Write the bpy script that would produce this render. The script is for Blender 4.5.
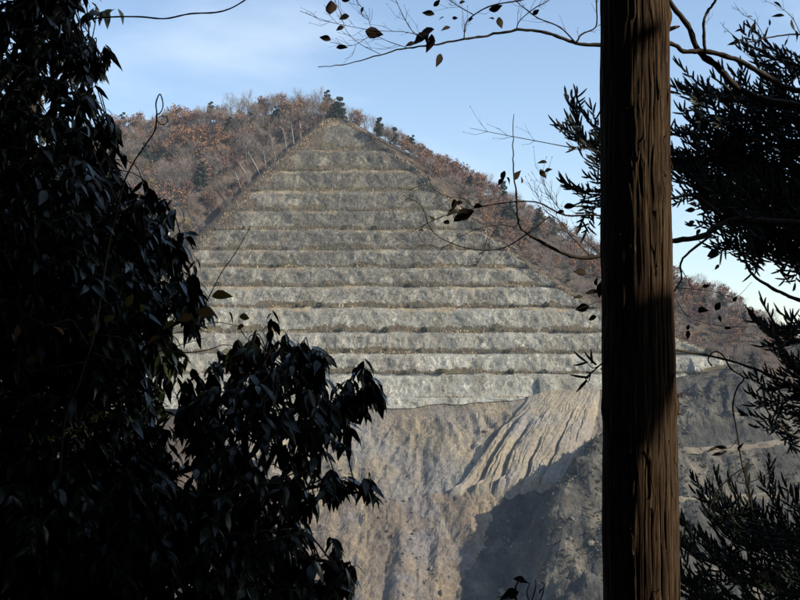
import bpy, math, random
import numpy as np
from mathutils import Vector, Matrix

random.seed(7)
RNG = np.random.default_rng(11)
scene = bpy.context.scene
for o in list(bpy.data.objects):
    bpy.data.objects.remove(o)
COL = scene.collection

# ------------------------------------------------------------------ camera
F = 1100.0                      # focal length in photo pixels (photo 800 x 600)
PITCH = math.atan(60.0 / F)
CAMZ = 1.6
cam_d = bpy.data.cameras.new("camera")
cam_d.sensor_width = 36.0
cam_d.lens = 36.0 * F / 800.0
cam_d.clip_start = 0.05
cam_d.clip_end = 20000
cam = bpy.data.objects.new("camera", cam_d)
COL.objects.link(cam)
cam.location = (0, 0, CAMZ)
cam.rotation_euler = (math.pi / 2 + PITCH, 0, 0)
scene.camera = cam

# ------------------------------------------------------------------ sky, sun, exposure
SUN_AZ, SUN_EL = math.radians(110), math.radians(31)
SUN = Vector((math.sin(SUN_AZ) * math.cos(SUN_EL), math.cos(SUN_AZ) * math.cos(SUN_EL), math.sin(SUN_EL)))
world = bpy.data.worlds.new("World")
scene.world = world
world.use_nodes = True
wn, wl = world.node_tree.nodes, world.node_tree.links
bg = wn["Background"]
bg.inputs["Strength"].default_value = 0.15
sky = wn.new("ShaderNodeTexSky")
sky.sky_type = 'NISHITA'
sky.sun_disc = False
sky.sun_elevation = SUN_EL
sky.sun_rotation = SUN_AZ
sky.altitude = 500
sky.air_density = 1.0
sky.dust_density = 0.6
sky.ozone_density = 1.0
tc = wn.new("ShaderNodeTexCoord")
mp = wn.new("ShaderNodeMapping")
mp.inputs["Scale"].default_value = (1.0, 1.0, 3.2)
nz = wn.new("ShaderNodeTexNoise")
nz.inputs["Scale"].default_value = 3.1
nz.inputs["Detail"].default_value = 6
nz.inputs["Roughness"].default_value = 0.55
rp = wn.new("ShaderNodeValToRGB")
rp.color_ramp.elements[0].position = 0.50
rp.color_ramp.elements[0].color = (0, 0, 0, 1)
rp.color_ramp.elements[1].position = 0.78
rp.color_ramp.elements[1].color = (0.55, 0.55, 0.55, 1)
mx = wn.new("ShaderNodeMix")
mx.data_type = 'RGBA'
mx.inputs["B"].default_value = (4.9, 5.5, 6.3, 1)       # thin high cloud, lit by the sun
wl.new(tc.outputs["Generated"], mp.inputs["Vector"])
wl.new(mp.outputs["Vector"], nz.inputs["Vector"])
wl.new(nz.outputs["Fac"], rp.inputs["Fac"])
wl.new(rp.outputs["Color"], mx.inputs["Factor"])
wl.new(sky.outputs["Color"], mx.inputs["A"])
wl.new(mx.outputs["Result"], bg.inputs["Color"])

sun_d = bpy.data.lights.new("sun", 'SUN')
sun_d.energy = 3.9
sun_d.angle = math.radians(0.5)
sun_d.color = (1.0, 0.89, 0.70)
sun = bpy.data.objects.new("sun", sun_d)
COL.objects.link(sun)
sun.location = (60, -30, 80)
sun.rotation_euler = SUN.to_track_quat('Z', 'Y').to_euler()

vs = scene.view_settings
vs.view_transform = 'Standard'
vs.look = 'None'
vs.gamma = 1
vs.exposure = 0.5
vs.use_curve_mapping = False

# ------------------------------------------------------------------ pixel -> place
CP, SP = math.cos(PITCH), math.sin(PITCH)


def ray(px, py):
    u, v = (px - 400.0) / F, (300.0 - py) / F
    d = np.array([u, CP - v * SP, SP + v * CP])
    return d / d[1]


def P(px, py, Y):
    d = ray(px, py) * Y
    return np.array([d[0], d[1], d[2] + CAMZ])


# ------------------------------------------------------------------ noise
def _h(i, j, k):
    n = (i * 374761393 + j * 668265263 + k * 1442695041) & 0xffffffff
    n = ((n ^ (n >> 13)) * 1274126177) & 0xffffffff
    n = n ^ (n >> 16)
    return (n & 0xffff) / 65535.0


def vn(x, y, seed=0):
    x = np.asarray(x, float)
    y = np.asarray(y, float)
    xi, yi = np.floor(x).astype(np.int64), np.floor(y).astype(np.int64)
    fx, fy = x - xi, y - yi
    fx, fy = fx * fx * (3 - 2 * fx), fy * fy * (3 - 2 * fy)
    a, b = _h(xi, yi, seed), _h(xi + 1, yi, seed)
    c, d = _h(xi, yi + 1, seed), _h(xi + 1, yi + 1, seed)
    return (a + (b - a) * fx) * (1 - fy) + (c + (d - c) * fx) * fy


def fbm(x, y, seed=0, octv=4, gain=0.5):
    t, a, s = 0, 1.0, 0
    for o in range(octv):
        t = t + a * (vn(x * 2 ** o, y * 2 ** o, seed + 17 * o) - 0.5)
        s += a
        a *= gain
    return t / s * 2


def sstep(a, b, x):
    t = np.clip((np.asarray(x, float) - a) / (b - a), 0, 1)
    return t * t * (3 - 2 * t)


# ------------------------------------------------------------------ mesh helpers
class MB:
    """collects triangles and quads, several material slots"""

    def __init__(self):
        self.v, self.q, self.t, self.n = [], [], [], 0
        self.qm, self.tm = [], []

    def add(self, verts, quads=None, tris=None, m=0):
        verts = np.asarray(verts, float).reshape(-1, 3)
        if quads is not None and len(quads):
            q = np.asarray(quads, np.int64).reshape(-1, 4) + self.n
            self.q.append(q)
            self.qm.append(np.full(len(q), m))
        if tris is not None and len(tris):
            t = np.asarray(tris, np.int64).reshape(-1, 3) + self.n
            self.t.append(t)
            self.tm.append(np.full(len(t), m))
        self.v.append(verts)
        self.n += len(verts)

    def many(self, tv, tt, M, T, m=0):
        """template verts/tris, M (n,3,3), T (n,3)"""
        n = len(T)
        if n == 0:
            return
        V = np.einsum('nij,kj->nki', M, tv) + T[:, None, :]
        tr = (np.asarray(tt)[None] + (np.arange(n) * len(tv))[:, None, None])
        self.add(V.reshape(-1, 3), tris=tr.reshape(-1, 3), m=m)

    def tube(self, pts, rad, seg=5, m=0, cap=True):
        pts = np.asarray(pts, float)
        k = len(pts)
        rad = np.broadcast_to(np.asarray(rad, float), (k,))
        tan = np.gradient(pts, axis=0)
        tan /= (np.linalg.norm(tan, axis=1)[:, None] + 1e-12)
        up = np.array([0.13, 0.31, 0.94])
        if abs(np.dot(tan.mean(0), up)) > 0.8:
            up = np.array([0.94, 0.2, 0.1])
        a = np.cross(tan, up)
        a /= (np.linalg.norm(a, axis=1)[:, None] + 1e-12)
        b = np.cross(tan, a)
        th = np.arange(seg) * 2 * math.pi / seg
        ring = (a[:, None, :] * np.cos(th)[None, :, None] + b[:, None, :] * np.sin(th)[None, :, None])
        V = pts[:, None, :] + ring * rad[:, None, None]
        i, j = np.meshgrid(np.arange(k - 1), np.arange(seg), indexing='ij')
        j2 = (j + 1) % seg
        q = np.stack([i * seg + j, i * seg + j2, (i + 1) * seg + j2, (i + 1) * seg + j], -1).reshape(-1, 4)
        V = V.reshape(-1, 3)
        tr = None
        if cap:
            V = np.vstack([V, pts[-1:] + tan[-1:] * rad[-1], pts[:1]])
            n = k * seg
            jj = np.arange(seg)
            tr = np.vstack([np.stack([(k - 1) * seg + jj, (k - 1) * seg + (jj + 1) % seg, np.full(seg, n)], -1),
                            np.stack([(jj + 1) % seg, jj, np.full(seg, n + 1)], -1)])
        self.add(V, q, tr, m)

    def grid(self, X, Y, Z, mask=None, m=0):
        r, c = X.shape
        V = np.stack([X, Y, Z], -1).reshape(-1, 3)
        i, j = np.meshgrid(np.arange(r - 1), np.arange(c - 1), indexing='ij')
        q = np.stack([i * c + j, i * c + j + 1, (i + 1) * c + j + 1, (i + 1) * c + j], -1)
        if mask is not None:
            q = q[mask[:-1, :-1] & mask[1:, :-1] & mask[:-1, 1:] & mask[1:, 1:]]
        self.add(V, q.reshape(-1, 4), None, m)

    def mesh(self, name, mats, smooth=False):
        V = np.vstack(self.v)
        q = np.vstack(self.q) if self.q else np.zeros((0, 4), np.int64)
        t = np.vstack(self.t) if self.t else np.zeros((0, 3), np.int64)
        me = bpy.data.meshes.new(name)
        me.vertices.add(len(V))
        me.vertices.foreach_set("co", V.astype(np.float32).ravel())
        li = np.concatenate([q.ravel(), t.ravel()]).astype(np.int32)
        me.loops.add(len(li))
        me.loops.foreach_set("vertex_index", li)
        ls = np.concatenate([np.arange(len(q)) * 4, len(q) * 4 + np.arange(len(t)) * 3]).astype(np.int32)
        me.polygons.add(len(ls))
        me.polygons.foreach_set("loop_start", ls)
        mi = np.concatenate([x for x in (self.qm + self.tm)]) if (self.qm or self.tm) else np.zeros(0)
        me.polygons.foreach_set("material_index", mi.astype(np.int32))
        me.polygons.foreach_set("use_smooth", np.full(len(ls), bool(smooth)))
        for mm in (mats if isinstance(mats, (list, tuple)) else [mats]):
            me.materials.append(mm)
        me.update(calc_edges=True)
        me.validate()
        return me

    def obj(self, name, mats, parent=None, smooth=False, origin=None):
        if origin is not None:
            o3 = np.asarray(origin, float)
            self.v = [v - o3 for v in self.v]
        o = bpy.data.objects.new(name, self.mesh(name, mats, smooth))
        COL.objects.link(o)
        if parent is not None:
            o.parent = parent
        if origin is not None:
            o.location = origin
        return o


def empty(name, loc):
    o = bpy.data.objects.new(name, None)
    COL.objects.link(o)
    o.location = loc
    o.empty_display_size = 0.3
    return o


def tag(o, label=None, cat=None, group=None, kind=None):
    if label:
        o["label"] = label
    if cat:
        o["category"] = cat
    if group:
        o["group"] = group
    if kind:
        o["kind"] = kind
    return o


def part(mb, name, mats, root, smooth=False):
    """mesh given in world coordinates -> child of an Empty that has only a location"""
    loc = np.array(root.location)
    mb.v = [v - loc for v in mb.v]
    return mb.obj(name, mats, root, smooth)


# ------------------------------------------------------------------ materials
def ramp(nt, fac, stops):
    r = nt.nodes.new("ShaderNodeValToRGB")
    e = r.color_ramp.elements
    while len(e) < len(stops):
        e.new(0.5)
    for k, (p, c) in enumerate(stops):
        e[k].position = p
        e[k].color = (c[0], c[1], c[2], 1)
    nt.links.new(fac, r.inputs["Fac"])
    return r.outputs["Color"]


def noise(nt, vec, scale, detail=6, rough=0.6, sc=(1, 1, 1), rot=(0, 0, 0), dist=0.0):
    m = nt.nodes.new("ShaderNodeMapping")
    m.inputs["Scale"].default_value = sc
    m.inputs["Rotation"].default_value = rot
    nt.links.new(vec, m.inputs["Vector"])
    n = nt.nodes.new("ShaderNodeTexNoise")
    n.inputs["Scale"].default_value = scale
    n.inputs["Detail"].default_value = detail
    n.inputs["Roughness"].default_value = rough
    n.inputs["Distortion"].default_value = dist
    nt.links.new(m.outputs["Vector"], n.inputs["Vector"])
    return n.outputs["Fac"]


def mixc(nt, fac, a, b, mode='MIX'):
    m = nt.nodes.new("ShaderNodeMix")
    m.data_type = 'RGBA'
    m.blend_type = mode
    for sock, v in ((m.inputs["Factor"], fac), (m.inputs["A"], a), (m.inputs["B"], b)):
        if hasattr(v, "is_linked") or hasattr(v, "links"):
            nt.links.new(v, sock)
        elif isinstance(v, (int, float)):
            sock.default_value = v
        else:
            sock.default_value = (v[0], v[1], v[2], 1)
    return m.outputs["Result"]


def base_mat(name, rough=0.9, spec=0.3):
    m = bpy.data.materials.new(name)
    m.use_nodes = True
    nt = m.node_tree
    b = nt.nodes["Principled BSDF"]
    b.inputs["Roughness"].default_value = rough
    b.inputs["Specular IOR Level"].default_value = spec
    t = nt.nodes.new("ShaderNodeTexCoord")
    return m, nt, b, t.outputs["Object"]


def bump(nt, b, h, strength, dist):
    n = nt.nodes.new("ShaderNodeBump")
    n.inputs["Strength"].default_value = strength
    n.inputs["Distance"].default_value = dist
    nt.links.new(h, n.inputs["Height"])
    nt.links.new(n.outputs["Normal"], b.inputs["Normal"])


def island_mat(name, stops, rough=0.8, spec=0.2, trans=0.0):
    """colour varies from leaf to leaf"""
    m, nt, b, co = base_mat(name, rough, spec)
    g = nt.nodes.new("ShaderNodeNewGeometry")
    oi = nt.nodes.new("ShaderNodeObjectInfo")
    ad = nt.nodes.new("ShaderNodeMath")
    ad.operation = 'ADD'
    nt.links.new(g.outputs["Random Per Island"], ad.inputs[0])
    nt.links.new(oi.outputs["Random"], ad.inputs[1])
    fr = nt.nodes.new("ShaderNodeMath")
    fr.operation = 'FRACT'
    nt.links.new(ad.outputs[0], fr.inputs[0])
    nt.links.new(ramp(nt, fr.outputs[0], stops), b.inputs["Base Color"])
    if trans:
        out = nt.nodes["Material Output"]
        tr = nt.nodes.new("ShaderNodeBsdfTranslucent")
        nt.links.new(ramp(nt, fr.outputs[0], [(p, (c[0] * 1.6, c[1] * 1.5, c[2])) for p, c in stops]), tr.inputs["Color"])
        ms = nt.nodes.new("ShaderNodeMixShader")
        ms.inputs[0].default_value = trans
        nt.links.new(b.outputs[0], ms.inputs[1])
        nt.links.new(tr.outputs[0], ms.inputs[2])
        nt.links.new(ms.outputs[0], out.inputs["Surface"])
    return m


def mat_rock(name, stops, streak, fine_scale, bstr, bdist, streak_sc=(1, 0.25, 0.25), patch=None, dark=None):
    m, nt, b, co = base_mat(name, 0.95, 0.15)
    n1 = noise(nt, co, streak, 8, 0.65, streak_sc, dist=0.3)
    c = ramp(nt, n1, stops)
    if patch:
        psc, pstops = patch
        n2 = noise(nt, co, psc, 5, 0.55)
        f = ramp(nt, n2, [(0.45, (0, 0, 0)), (0.62, (1, 1, 1))])
        c = mixc(nt, f, c, pstops)
    n3 = noise(nt, co, fine_scale, 4, 0.7)
    c = mixc(nt, 1.0, c, ramp(nt, n3, [(0.25, (0.55, 0.55, 0.56)), (0.5, (0.95, 0.95, 0.95)), (0.75, (1.35, 1.33, 1.3))]), 'MULTIPLY')
    if dark:
        n4 = noise(nt, co, dark[0], 3, 0.6)
        c = mixc(nt, ramp(nt, n4, [(dark[1], (0, 0, 0)), (dark[1] + 0.05, (1, 1, 1))]), c, dark[2])
    nt.links.new(c, b.inputs["Base Color"])
    bump(nt, b, n3, bstr, bdist)
    return m


M_HILL = mat_rock("hillside_soil", [(0.35, (0.07, 0.055, 0.043)), (0.52, (0.12, 0.092, 0.07)), (0.68, (0.18, 0.14, 0.105))],
                  0.12, 0.9, 0.6, 0.8, (1, 1, 1))
M_PIT = mat_rock("pit_rock", [(0.3, (0.11, 0.095, 0.08)), (0.44, (0.215, 0.185, 0.145)), (0.56, (0.285, 0.238, 0.165)), (0.7, (0.42, 0.37, 0.28))],
                 0.085, 0.55, 0.9, 1.2, (1.0, 0.30, 0.30), (0.035, (0.235, 0.222, 0.20)))
M_FAN = mat_rock("spoil_earth", [(0.3, (0.20, 0.175, 0.14)), (0.5, (0.29, 0.25, 0.185)), (0.7, (0.37, 0.315, 0.22))],
                 0.16, 0.8, 0.4, 0.5, (1, 0.22, 0.3), (0.045, (0.27, 0.25, 0.225)))
M_PIT2 = mat_rock("pit_rock_streaked", [(0.28, (0.10, 0.085, 0.075)), (0.45, (0.19, 0.155, 0.12)), (0.6, (0.28, 0.225, 0.155)), (0.78, (0.36, 0.33, 0.28))],
                  0.11, 0.5, 0.9, 1.2, (1.0, 0.16, 0.16), (0.05, (0.20, 0.185, 0.18)))
M_SPUR_SHADE = mat_rock("rubble_slope_and_shade", [(0.34, (0.036, 0.038, 0.038)), (0.48, (0.075, 0.073, 0.066)), (0.58, (0.125, 0.115, 0.095)), (0.7, (0.21, 0.185, 0.145))],
                  0.1, 0.55, 0.9, 1.2, (1, 0.6, 0.6))  # dark rubble of the right slope, also painted shade for the ravine


def mat_bench(name, k):
    """k = 0 top benches (overgrown, brownish) ... 1 lowest benches (fresh pale stone)"""
    lo = np.array((0.115, 0.104, 0.082)) * (1 - k) + np.array((0.215, 0.208, 0.172)) * k
    mi = np.array((0.175, 0.158, 0.122)) * (1 - k) + np.array((0.345, 0.335, 0.278)) * k
    hi = np.array((0.28, 0.255, 0.20)) * (1 - k) + np.array((0.49, 0.478, 0.41)) * k
    m, nt, b, co = base_mat(name, 0.95, 0.15)
    n1 = noise(nt, co, 0.22, 9, 0.7, (1, 0.5, 0.42), dist=0.6)
    c = ramp(nt, n1, [(0.3, lo), (0.5, mi), (0.7, hi)])
    n2 = noise(nt, co, 0.05, 4, 0.6)
    c = mixc(nt, ramp(nt, n2, [(0.45, (0, 0, 0)), (0.7, (0.7, 0.7, 0.7))]), c, np.array((0.20, 0.175, 0.135)) * (1 + 0.35 * k))
    n5 = noise(nt, co, 0.35, 6, 0.75, (1, 0.7, 0.35), (0, 0.5, 0), 1.2)
    c = mixc(nt, ramp(nt, n5, [(0.55, (0, 0, 0)), (0.64, (0.85, 0.85, 0.85))]), c, hi * 1.4)
    n7 = noise(nt, co, 0.42, 5, 0.7, (1, 0.7, 0.6), (0.3, 0, 0))
    c = mixc(nt, ramp(nt, n7, [(0.36, (0.7, 0.7, 0.7)), (0.43, (0, 0, 0))]), c, (0.095, 0.09, 0.062))
    n3 = noise(nt, co, 0.9, 4, 0.75)
    c = mixc(nt, 1.0, c, ramp(nt, n3, [(0.3, (0.66, 0.66, 0.67)), (0.5, (0.97, 0.97, 0.97)), (0.7, (1.3, 1.29, 1.27))]), 'MULTIPLY')
    n6 = noise(nt, co, 0.13, 5, 0.6, (1, 0.3, 0.55))
    c = mixc(nt, 1.0, c, ramp(nt, n6, [(0.3, (0.70, 0.69, 0.68)), (0.5, (1.0, 1.0, 1.0)), (0.7, (1.28, 1.28, 1.28))]), 'MULTIPLY')
    nt.links.new(c, b.inputs["Base Color"])
    bump(nt, b, n5, 0.6, 1.6)
    return m


M_BENCH = [mat_bench("bench_stone_%d" % i, t) for i, t in enumerate((0.0, 0.2, 0.42, 0.7, 1.0))]
M_GRASS = island_mat("dry_grass", [(0, (0.36, 0.29, 0.17)), (0.35, (0.46, 0.38, 0.245)), (0.6, (0.38, 0.26, 0.15)), (0.85, (0.52, 0.45, 0.31)), (1, (0.22, 0.21, 0.11))], 0.95, 0.05)
M_BARE = island_mat("bare_stems", [(0, (0.13, 0.115, 0.095)), (0.5, (0.21, 0.19, 0.16)), (0.8, (0.30, 0.275, 0.23)), (1, (0.15, 0.15, 0.095))], 0.95, 0.05)
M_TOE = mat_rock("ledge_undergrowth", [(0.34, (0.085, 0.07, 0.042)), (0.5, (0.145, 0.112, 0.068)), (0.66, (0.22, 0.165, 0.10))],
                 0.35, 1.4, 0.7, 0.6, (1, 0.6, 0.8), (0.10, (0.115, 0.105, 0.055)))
M_LEDGE = mat_rock("ledge_dry_turf", [(0.3, (0.25, 0.205, 0.135)), (0.5, (0.36, 0.305, 0.205)), (0.7, (0.46, 0.40, 0.285))],
                   0.3, 1.2, 0.6, 0.5, (1, 0.6, 0.6), (0.12, (0.30, 0.215, 0.14)))
M_SHRUB = island_mat("shrub_green", [(0, (0.045, 0.06, 0.03)), (0.5, (0.075, 0.085, 0.045)), (1, (0.11, 0.10, 0.06))], 0.9, 0.1)
M_SCRUB = island_mat("scrub_mixed", [(0, (0.085, 0.08, 0.055)), (0.4, (0.14, 0.12, 0.08)), (0.7, (0.105, 0.10, 0.085)), (1, (0.20, 0.16, 0.10))], 0.9, 0.1)
M_TWIG = island_mat("grey_twigs", [(0, (0.20, 0.155, 0.13)), (0.5, (0.29, 0.235, 0.20)), (1, (0.38, 0.315, 0.27))], 0.95, 0.05)
M_RUST = island_mat("rust_leaves", [(0, (0.26, 0.125, 0.065)), (0.5, (0.32, 0.17, 0.095)), (0.85, (0.25, 0.165, 0.10)), (1, (0.42, 0.245, 0.12))], 0.85, 0.1)
M_RUSSET = island_mat("russet_leaves", [(0, (0.20, 0.105, 0.075)), (0.5, (0.27, 0.15, 0.105)), (1, (0.22, 0.16, 0.12))], 0.85, 0.1)
M_OCHRE = island_mat("ochre_leaves", [(0, (0.30, 0.19, 0.06)), (0.5, (0.26, 0.19, 0.085)), (1, (0.21, 0.165, 0.085))], 0.85, 0.1)
M_CONIF = island_mat("far_conifer", [(0, (0.035, 0.05, 0.032)), (0.6, (0.055, 0.07, 0.042)), (1, (0.08, 0.09, 0.055))], 0.85, 0.1)
M_FBARK = mat_rock("far_bark", [(0.3, (0.12, 0.10, 0.085)), (0.7, (0.22, 0.20, 0.175))], 1.0, 3.0, 0.3, 0.1)
M_PALE = mat_rock("pale_dead_wood", [(0.3, (0.36, 0.34, 0.30)), (0.7, (0.52, 0.50, 0.45))], 0.6, 3.0, 0.3, 0.1)
M_FLOOR = mat_rock("forest_floor", [(0.3, (0.035, 0.026, 0.018)), (0.6, (0.065, 0.048, 0.03)), (0.8, (0.10, 0.07, 0.04))], 3.0, 9.0, 0.6, 0.05, (1, 1, 1))


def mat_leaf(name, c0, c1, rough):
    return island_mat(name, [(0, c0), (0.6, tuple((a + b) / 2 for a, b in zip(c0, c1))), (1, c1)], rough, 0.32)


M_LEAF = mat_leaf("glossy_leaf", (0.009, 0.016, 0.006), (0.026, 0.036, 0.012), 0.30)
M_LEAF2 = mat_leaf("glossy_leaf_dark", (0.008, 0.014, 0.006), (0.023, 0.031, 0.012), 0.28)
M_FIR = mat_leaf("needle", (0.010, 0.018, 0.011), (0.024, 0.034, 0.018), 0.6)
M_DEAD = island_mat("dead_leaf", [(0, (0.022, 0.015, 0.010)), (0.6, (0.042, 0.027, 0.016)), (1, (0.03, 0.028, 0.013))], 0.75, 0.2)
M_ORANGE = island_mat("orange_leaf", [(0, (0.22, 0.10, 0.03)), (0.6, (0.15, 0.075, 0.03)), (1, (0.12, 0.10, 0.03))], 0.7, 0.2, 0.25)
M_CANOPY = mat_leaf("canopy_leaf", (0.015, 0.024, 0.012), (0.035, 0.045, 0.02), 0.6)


def mat_wood(name, a, b_, scale=30):
    m, nt, b, co = base_mat(name, 0.85, 0.2)
    n = noise(nt, co, scale, 5, 0.6, (1, 1, 0.25))
    nt.links.new(ramp(nt, n, [(0.3, a), (0.7, b_)]), b.inputs["Base Color"])
    bump(nt, b, n, 0.5, 0.003)
    return m


M_BRANCH = mat_wood("dark_twig_bark", (0.03, 0.024, 0.02), (0.065, 0.052, 0.042))
M_VINE = mat_wood("vine_bark", (0.06, 0.045, 0.03), (0.13, 0.10, 0.065))


def mat_bark():
    m, nt, b, co = base_mat("cedar_bark", 0.92, 0.12)
    n1 = noise(nt, co, 75, 7, 0.7, (1, 1, 0.035), dist=0.25)
    n2 = noise(nt, co, 6.5, 4, 0.6, (1, 1, 0.35))
    n3 = noise(nt, co, 150, 4, 0.7, (1, 1, 0.12))
    c = ramp(nt, n1, [(0.38, (0.014, 0.008, 0.005)), (0.46, (0.040, 0.024, 0.014)), (0.53, (0.066, 0.041, 0.023)), (0.63, (0.118, 0.083, 0.052))])
    c = mixc(nt, ramp(nt, n2, [(0.5, (0, 0, 0)), (0.72, (0.65, 0.65, 0.65))]), c, (0.05, 0.034, 0.022))
    c = mixc(nt, 1.0, c, ramp(nt, n3, [(0.3, (0.6, 0.6, 0.6)), (0.7, (1.25, 1.25, 1.25))]), 'MULTIPLY')
    n4 = noise(nt, co, 14, 5, 0.7, (1, 1, 0.5))
    c = mixc(nt, ramp(nt, n4, [(0.66, (0, 0, 0)), (0.72, (0.5, 0.5, 0.5))]), c, (0.13, 0.135, 0.105))   # lichen
    nt.links.new(c, b.inputs["Base Color"])
    bump(nt, b, n1, 0.9, 0.005)
    return m


M_BARK = mat_bark()

# ------------------------------------------------------------------ the lie of the land
APEX = P(338, 118, 640)
_b = P(400, 408, 470)
SLOPE = (APEX[2] - _b[2]) / (APEX[1] - _b[1])


def on_face(px, py):
    """where a line of sight meets the plane of the terraced face"""
    d = ray(px, py)
    t = (APEX[2] - SLOPE * APEX[1] - CAMZ) / (d[2] - SLOPE)
    return np.array([d[0] * t, t, CAMZ + d[2] * t])


LE = np.array([on_face(60, 395), on_face(135, 310), on_face(205, 238), on_face(262, 180), on_face(300, 146), on_face(330, 119)])
RE = np.array([on_face(800, 385), on_face(735, 362), on_face(572, 295), on_face(520, 260), on_face(465, 215), on_face(415, 168), on_face(346, 119)])


def xl(y):
    return np.interp(y, LE[:, 1], LE[:, 0])


def xr(y):
    return np.interp(y, RE[:, 1], RE[:, 0])


CR = np.array([P(*a) for a in [(-400, 260, 760), (-250, 205, 740), (0, 165, 720), (120, 134, 700), (180, 127, 695), (240, 117, 690), (300, 111, 680), (330, 114, 668),
                               (350, 124, 655), (390, 158, 660), (420, 172, 652), (460, 182, 645), (500, 202, 640), (550, 232, 630), (600, 257, 620), (660, 280, 614),
                               (720, 300, 608), (780, 337, 600), (850, 385, 590), (1000, 440, 585), (1400, 450, 580)]])
_rim = [on_face(-300, 418), on_face(100, 414), on_face(395, 408), on_face(500, 401), on_face(600, 391), on_face(680, 377), on_face(735, 365), P(800, 381, 492), P(1000, 420, 480), P(1500, 420, 450)]
RIM = np.array(_rim)


def y_rim(x):
    return np.interp(x, RIM[:, 0], RIM[:, 1]) + 1.3 * fbm(np.asarray(x, float) / 8, np.asarray(x, float) * 0 + 0.5, 14, 4)


def H_mountain(x, y, lower=True):
    front = APEX[2] + SLOPE * np.minimum(y - APEX[1], 0) - 0.6 * np.maximum(y - APEX[1], 0)
    L, R = xl(y), xr(y)
    dL = np.maximum(L - x, 0)
    drop = np.interp(dL, [0, 6, 20, 400], [0, 0.5, 18.6, 420])
    pyr = front - drop - 0.55 * np.maximum(x - R, 0)
    if lower:
        pyr = pyr - 5.5 * np.clip(np.minimum(x - L, R - x) / 14.0, 0, 1) * (y < APEX[1])
    yc, zc = np.interp(x, CR[:, 0], CR[:, 1]), np.interp(x, CR[:, 0], CR[:, 2])
    s = np.interp(x, [-150, -60, -20, 40, 150, 230], [0.62, 0.62, 0.58, 0.46, 0.46, 0.35])
    ridge = zc - s * np.maximum(yc - y, 0) - 0.5 * np.maximum(y - yc, 0)
    n = fbm(x / 38, y / 38, 3, 4) * 4.0
    ridge = ridge + n * np.clip(np.abs(y - yc) / 25, 0.15, 1)
    lim = front - 18.8 + 1.3 * np.maximum(L - x - 27, 0) + 60 * sstep(632, 660, y)
    ridge = np.where(x < (L + R) / 2, np.minimum(ridge, lim), ridge)
    ridge = ridge - 1.6 * np.clip(np.minimum(x - L, R - x), 0, 60) * (y < APEX[1] + 3)
    return np.maximum(pyr, ridge)


def pit_profile(d):
    """drop below the rim at horizontal distance d in front of it"""
    return np.interp(d, [0, 1.2, 10, 41, 43, 47.5, 90, 112, 140, 4000], [0, 2.2, 8.5, 30.0, 31.2, 31.8, 62.5, 82, 86, 86])


SP_Y = [300, 352, 372, 388, 402, 420, 440, 458, 474, 484, 495]
_sx = [P(520, 0, 352)[0] - 4, P(548, 0, 352)[0], P(556, 0, 372)[0], P(562, 0, 388)[0], P(574, 0, 402)[0], P(600, 0, 420)[0], P(640, 0, 440)[0], P(690, 0, 458)[0], P(730, 0, 474)[0], P(752, 0, 484)[0], P(770, 0, 495)[0]]
SP_B = [18, 28, 32, 32, 29, 25, 21, 17, 12, 5, 0]


def spur(x, y):
    xc = np.interp(y, SP_Y, _sx) + 2.5 * fbm(y / 14, y * 0, 41, 3)
    b = np.interp(y, SP_Y, SP_B, left=0, right=0) * (1 + 0.25 * fbm(x / 15, y / 12, 42, 3))
    dl, dr = xc - x, x - xc
    return b * np.where(dl > 0, 1 - sstep(-2, 25, dl), 1 - 0.85 * sstep(0, 85, dr))


def pit(x, y):
    yr = y_rim(x)
    top = H_mountain(x, yr + 0.01, False)
    d = np.maximum(yr - y, 0)
    h = top - pit_profile(d)
    amp = np.clip(d / 8, 0, 1)
    rib = np.abs(fbm(x / 13 + 0.25 * fbm(y / 20, x / 30, 8), y / 55, 5, 4))
    h = h + amp * (4.4 * rib - 1.0 + 2.2 * fbm(x / 24, y / 24, 6, 5) + 1.2 * fbm(x / 4.5, y / 6, 7, 4) + 0.75 * fbm(x / 2.2, y / 2.6, 13, 3) * (0.25 + 1.3 * vn(x / 17, y / 15, 15)) + 2.6 * (0.45 - np.abs(fbm(x / 11 + y / 60, y / 17, 10, 4)) * 1.6) * sstep(0.42, 0.62, vn(x / 30, y / 26, 12)))
    # haul roads cut across the right-hand slope
    return h + spur(x, y)


def near_hill(x, y):
    z = np.where(y < 0, -0.34 * y, np.where(y < 6, -0.05 * y, -0.3 - 0.55 * (y - 6)))
    return z + 0.10 * fbm(x / 2.2, y / 2.2, 21, 3) * np.clip((np.abs(y) + np.abs(x)) / 3, 0, 1) + 0.02 * x * 0


def H(x, y):
    x, y = np.asarray(x, float), np.asarray(y, float)
    h = np.where(y > y_rim(x), H_mountain(x, y), pit(x, y))
    far = np.maximum(h, -112 + 4 * fbm(x / 60, y / 60, 9, 3))
    nh = near_hill(x, np.minimum(y, 400))
    return np.maximum(far, np.where(y < 260, nh, -500))


def spaced(lo, hi, core):
    """coordinates from lo to hi, fine inside the cores given as (a, b, step)"""
    out = [lo]
    while out[-1] < hi:
        x = out[-1]
        st = 1e9
        for a, b, s in core:
            dd = max(a - x, x - b, 0)
            st = min(st, s + dd * 0.16)
        out.append(x + st)
    return np.array(out)


xs = spaced(-2600, 2600, [(-230, 250, 3.2), (-6, 6, 0.45)])
ys = spaced(-900, 2800, [(345, 700, 3.0), (-3, 10, 0.4)])
GX, GY = np.meshgrid(xs, ys)
GZ = H(GX, GY)
rimY = y_rim(GX)
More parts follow.
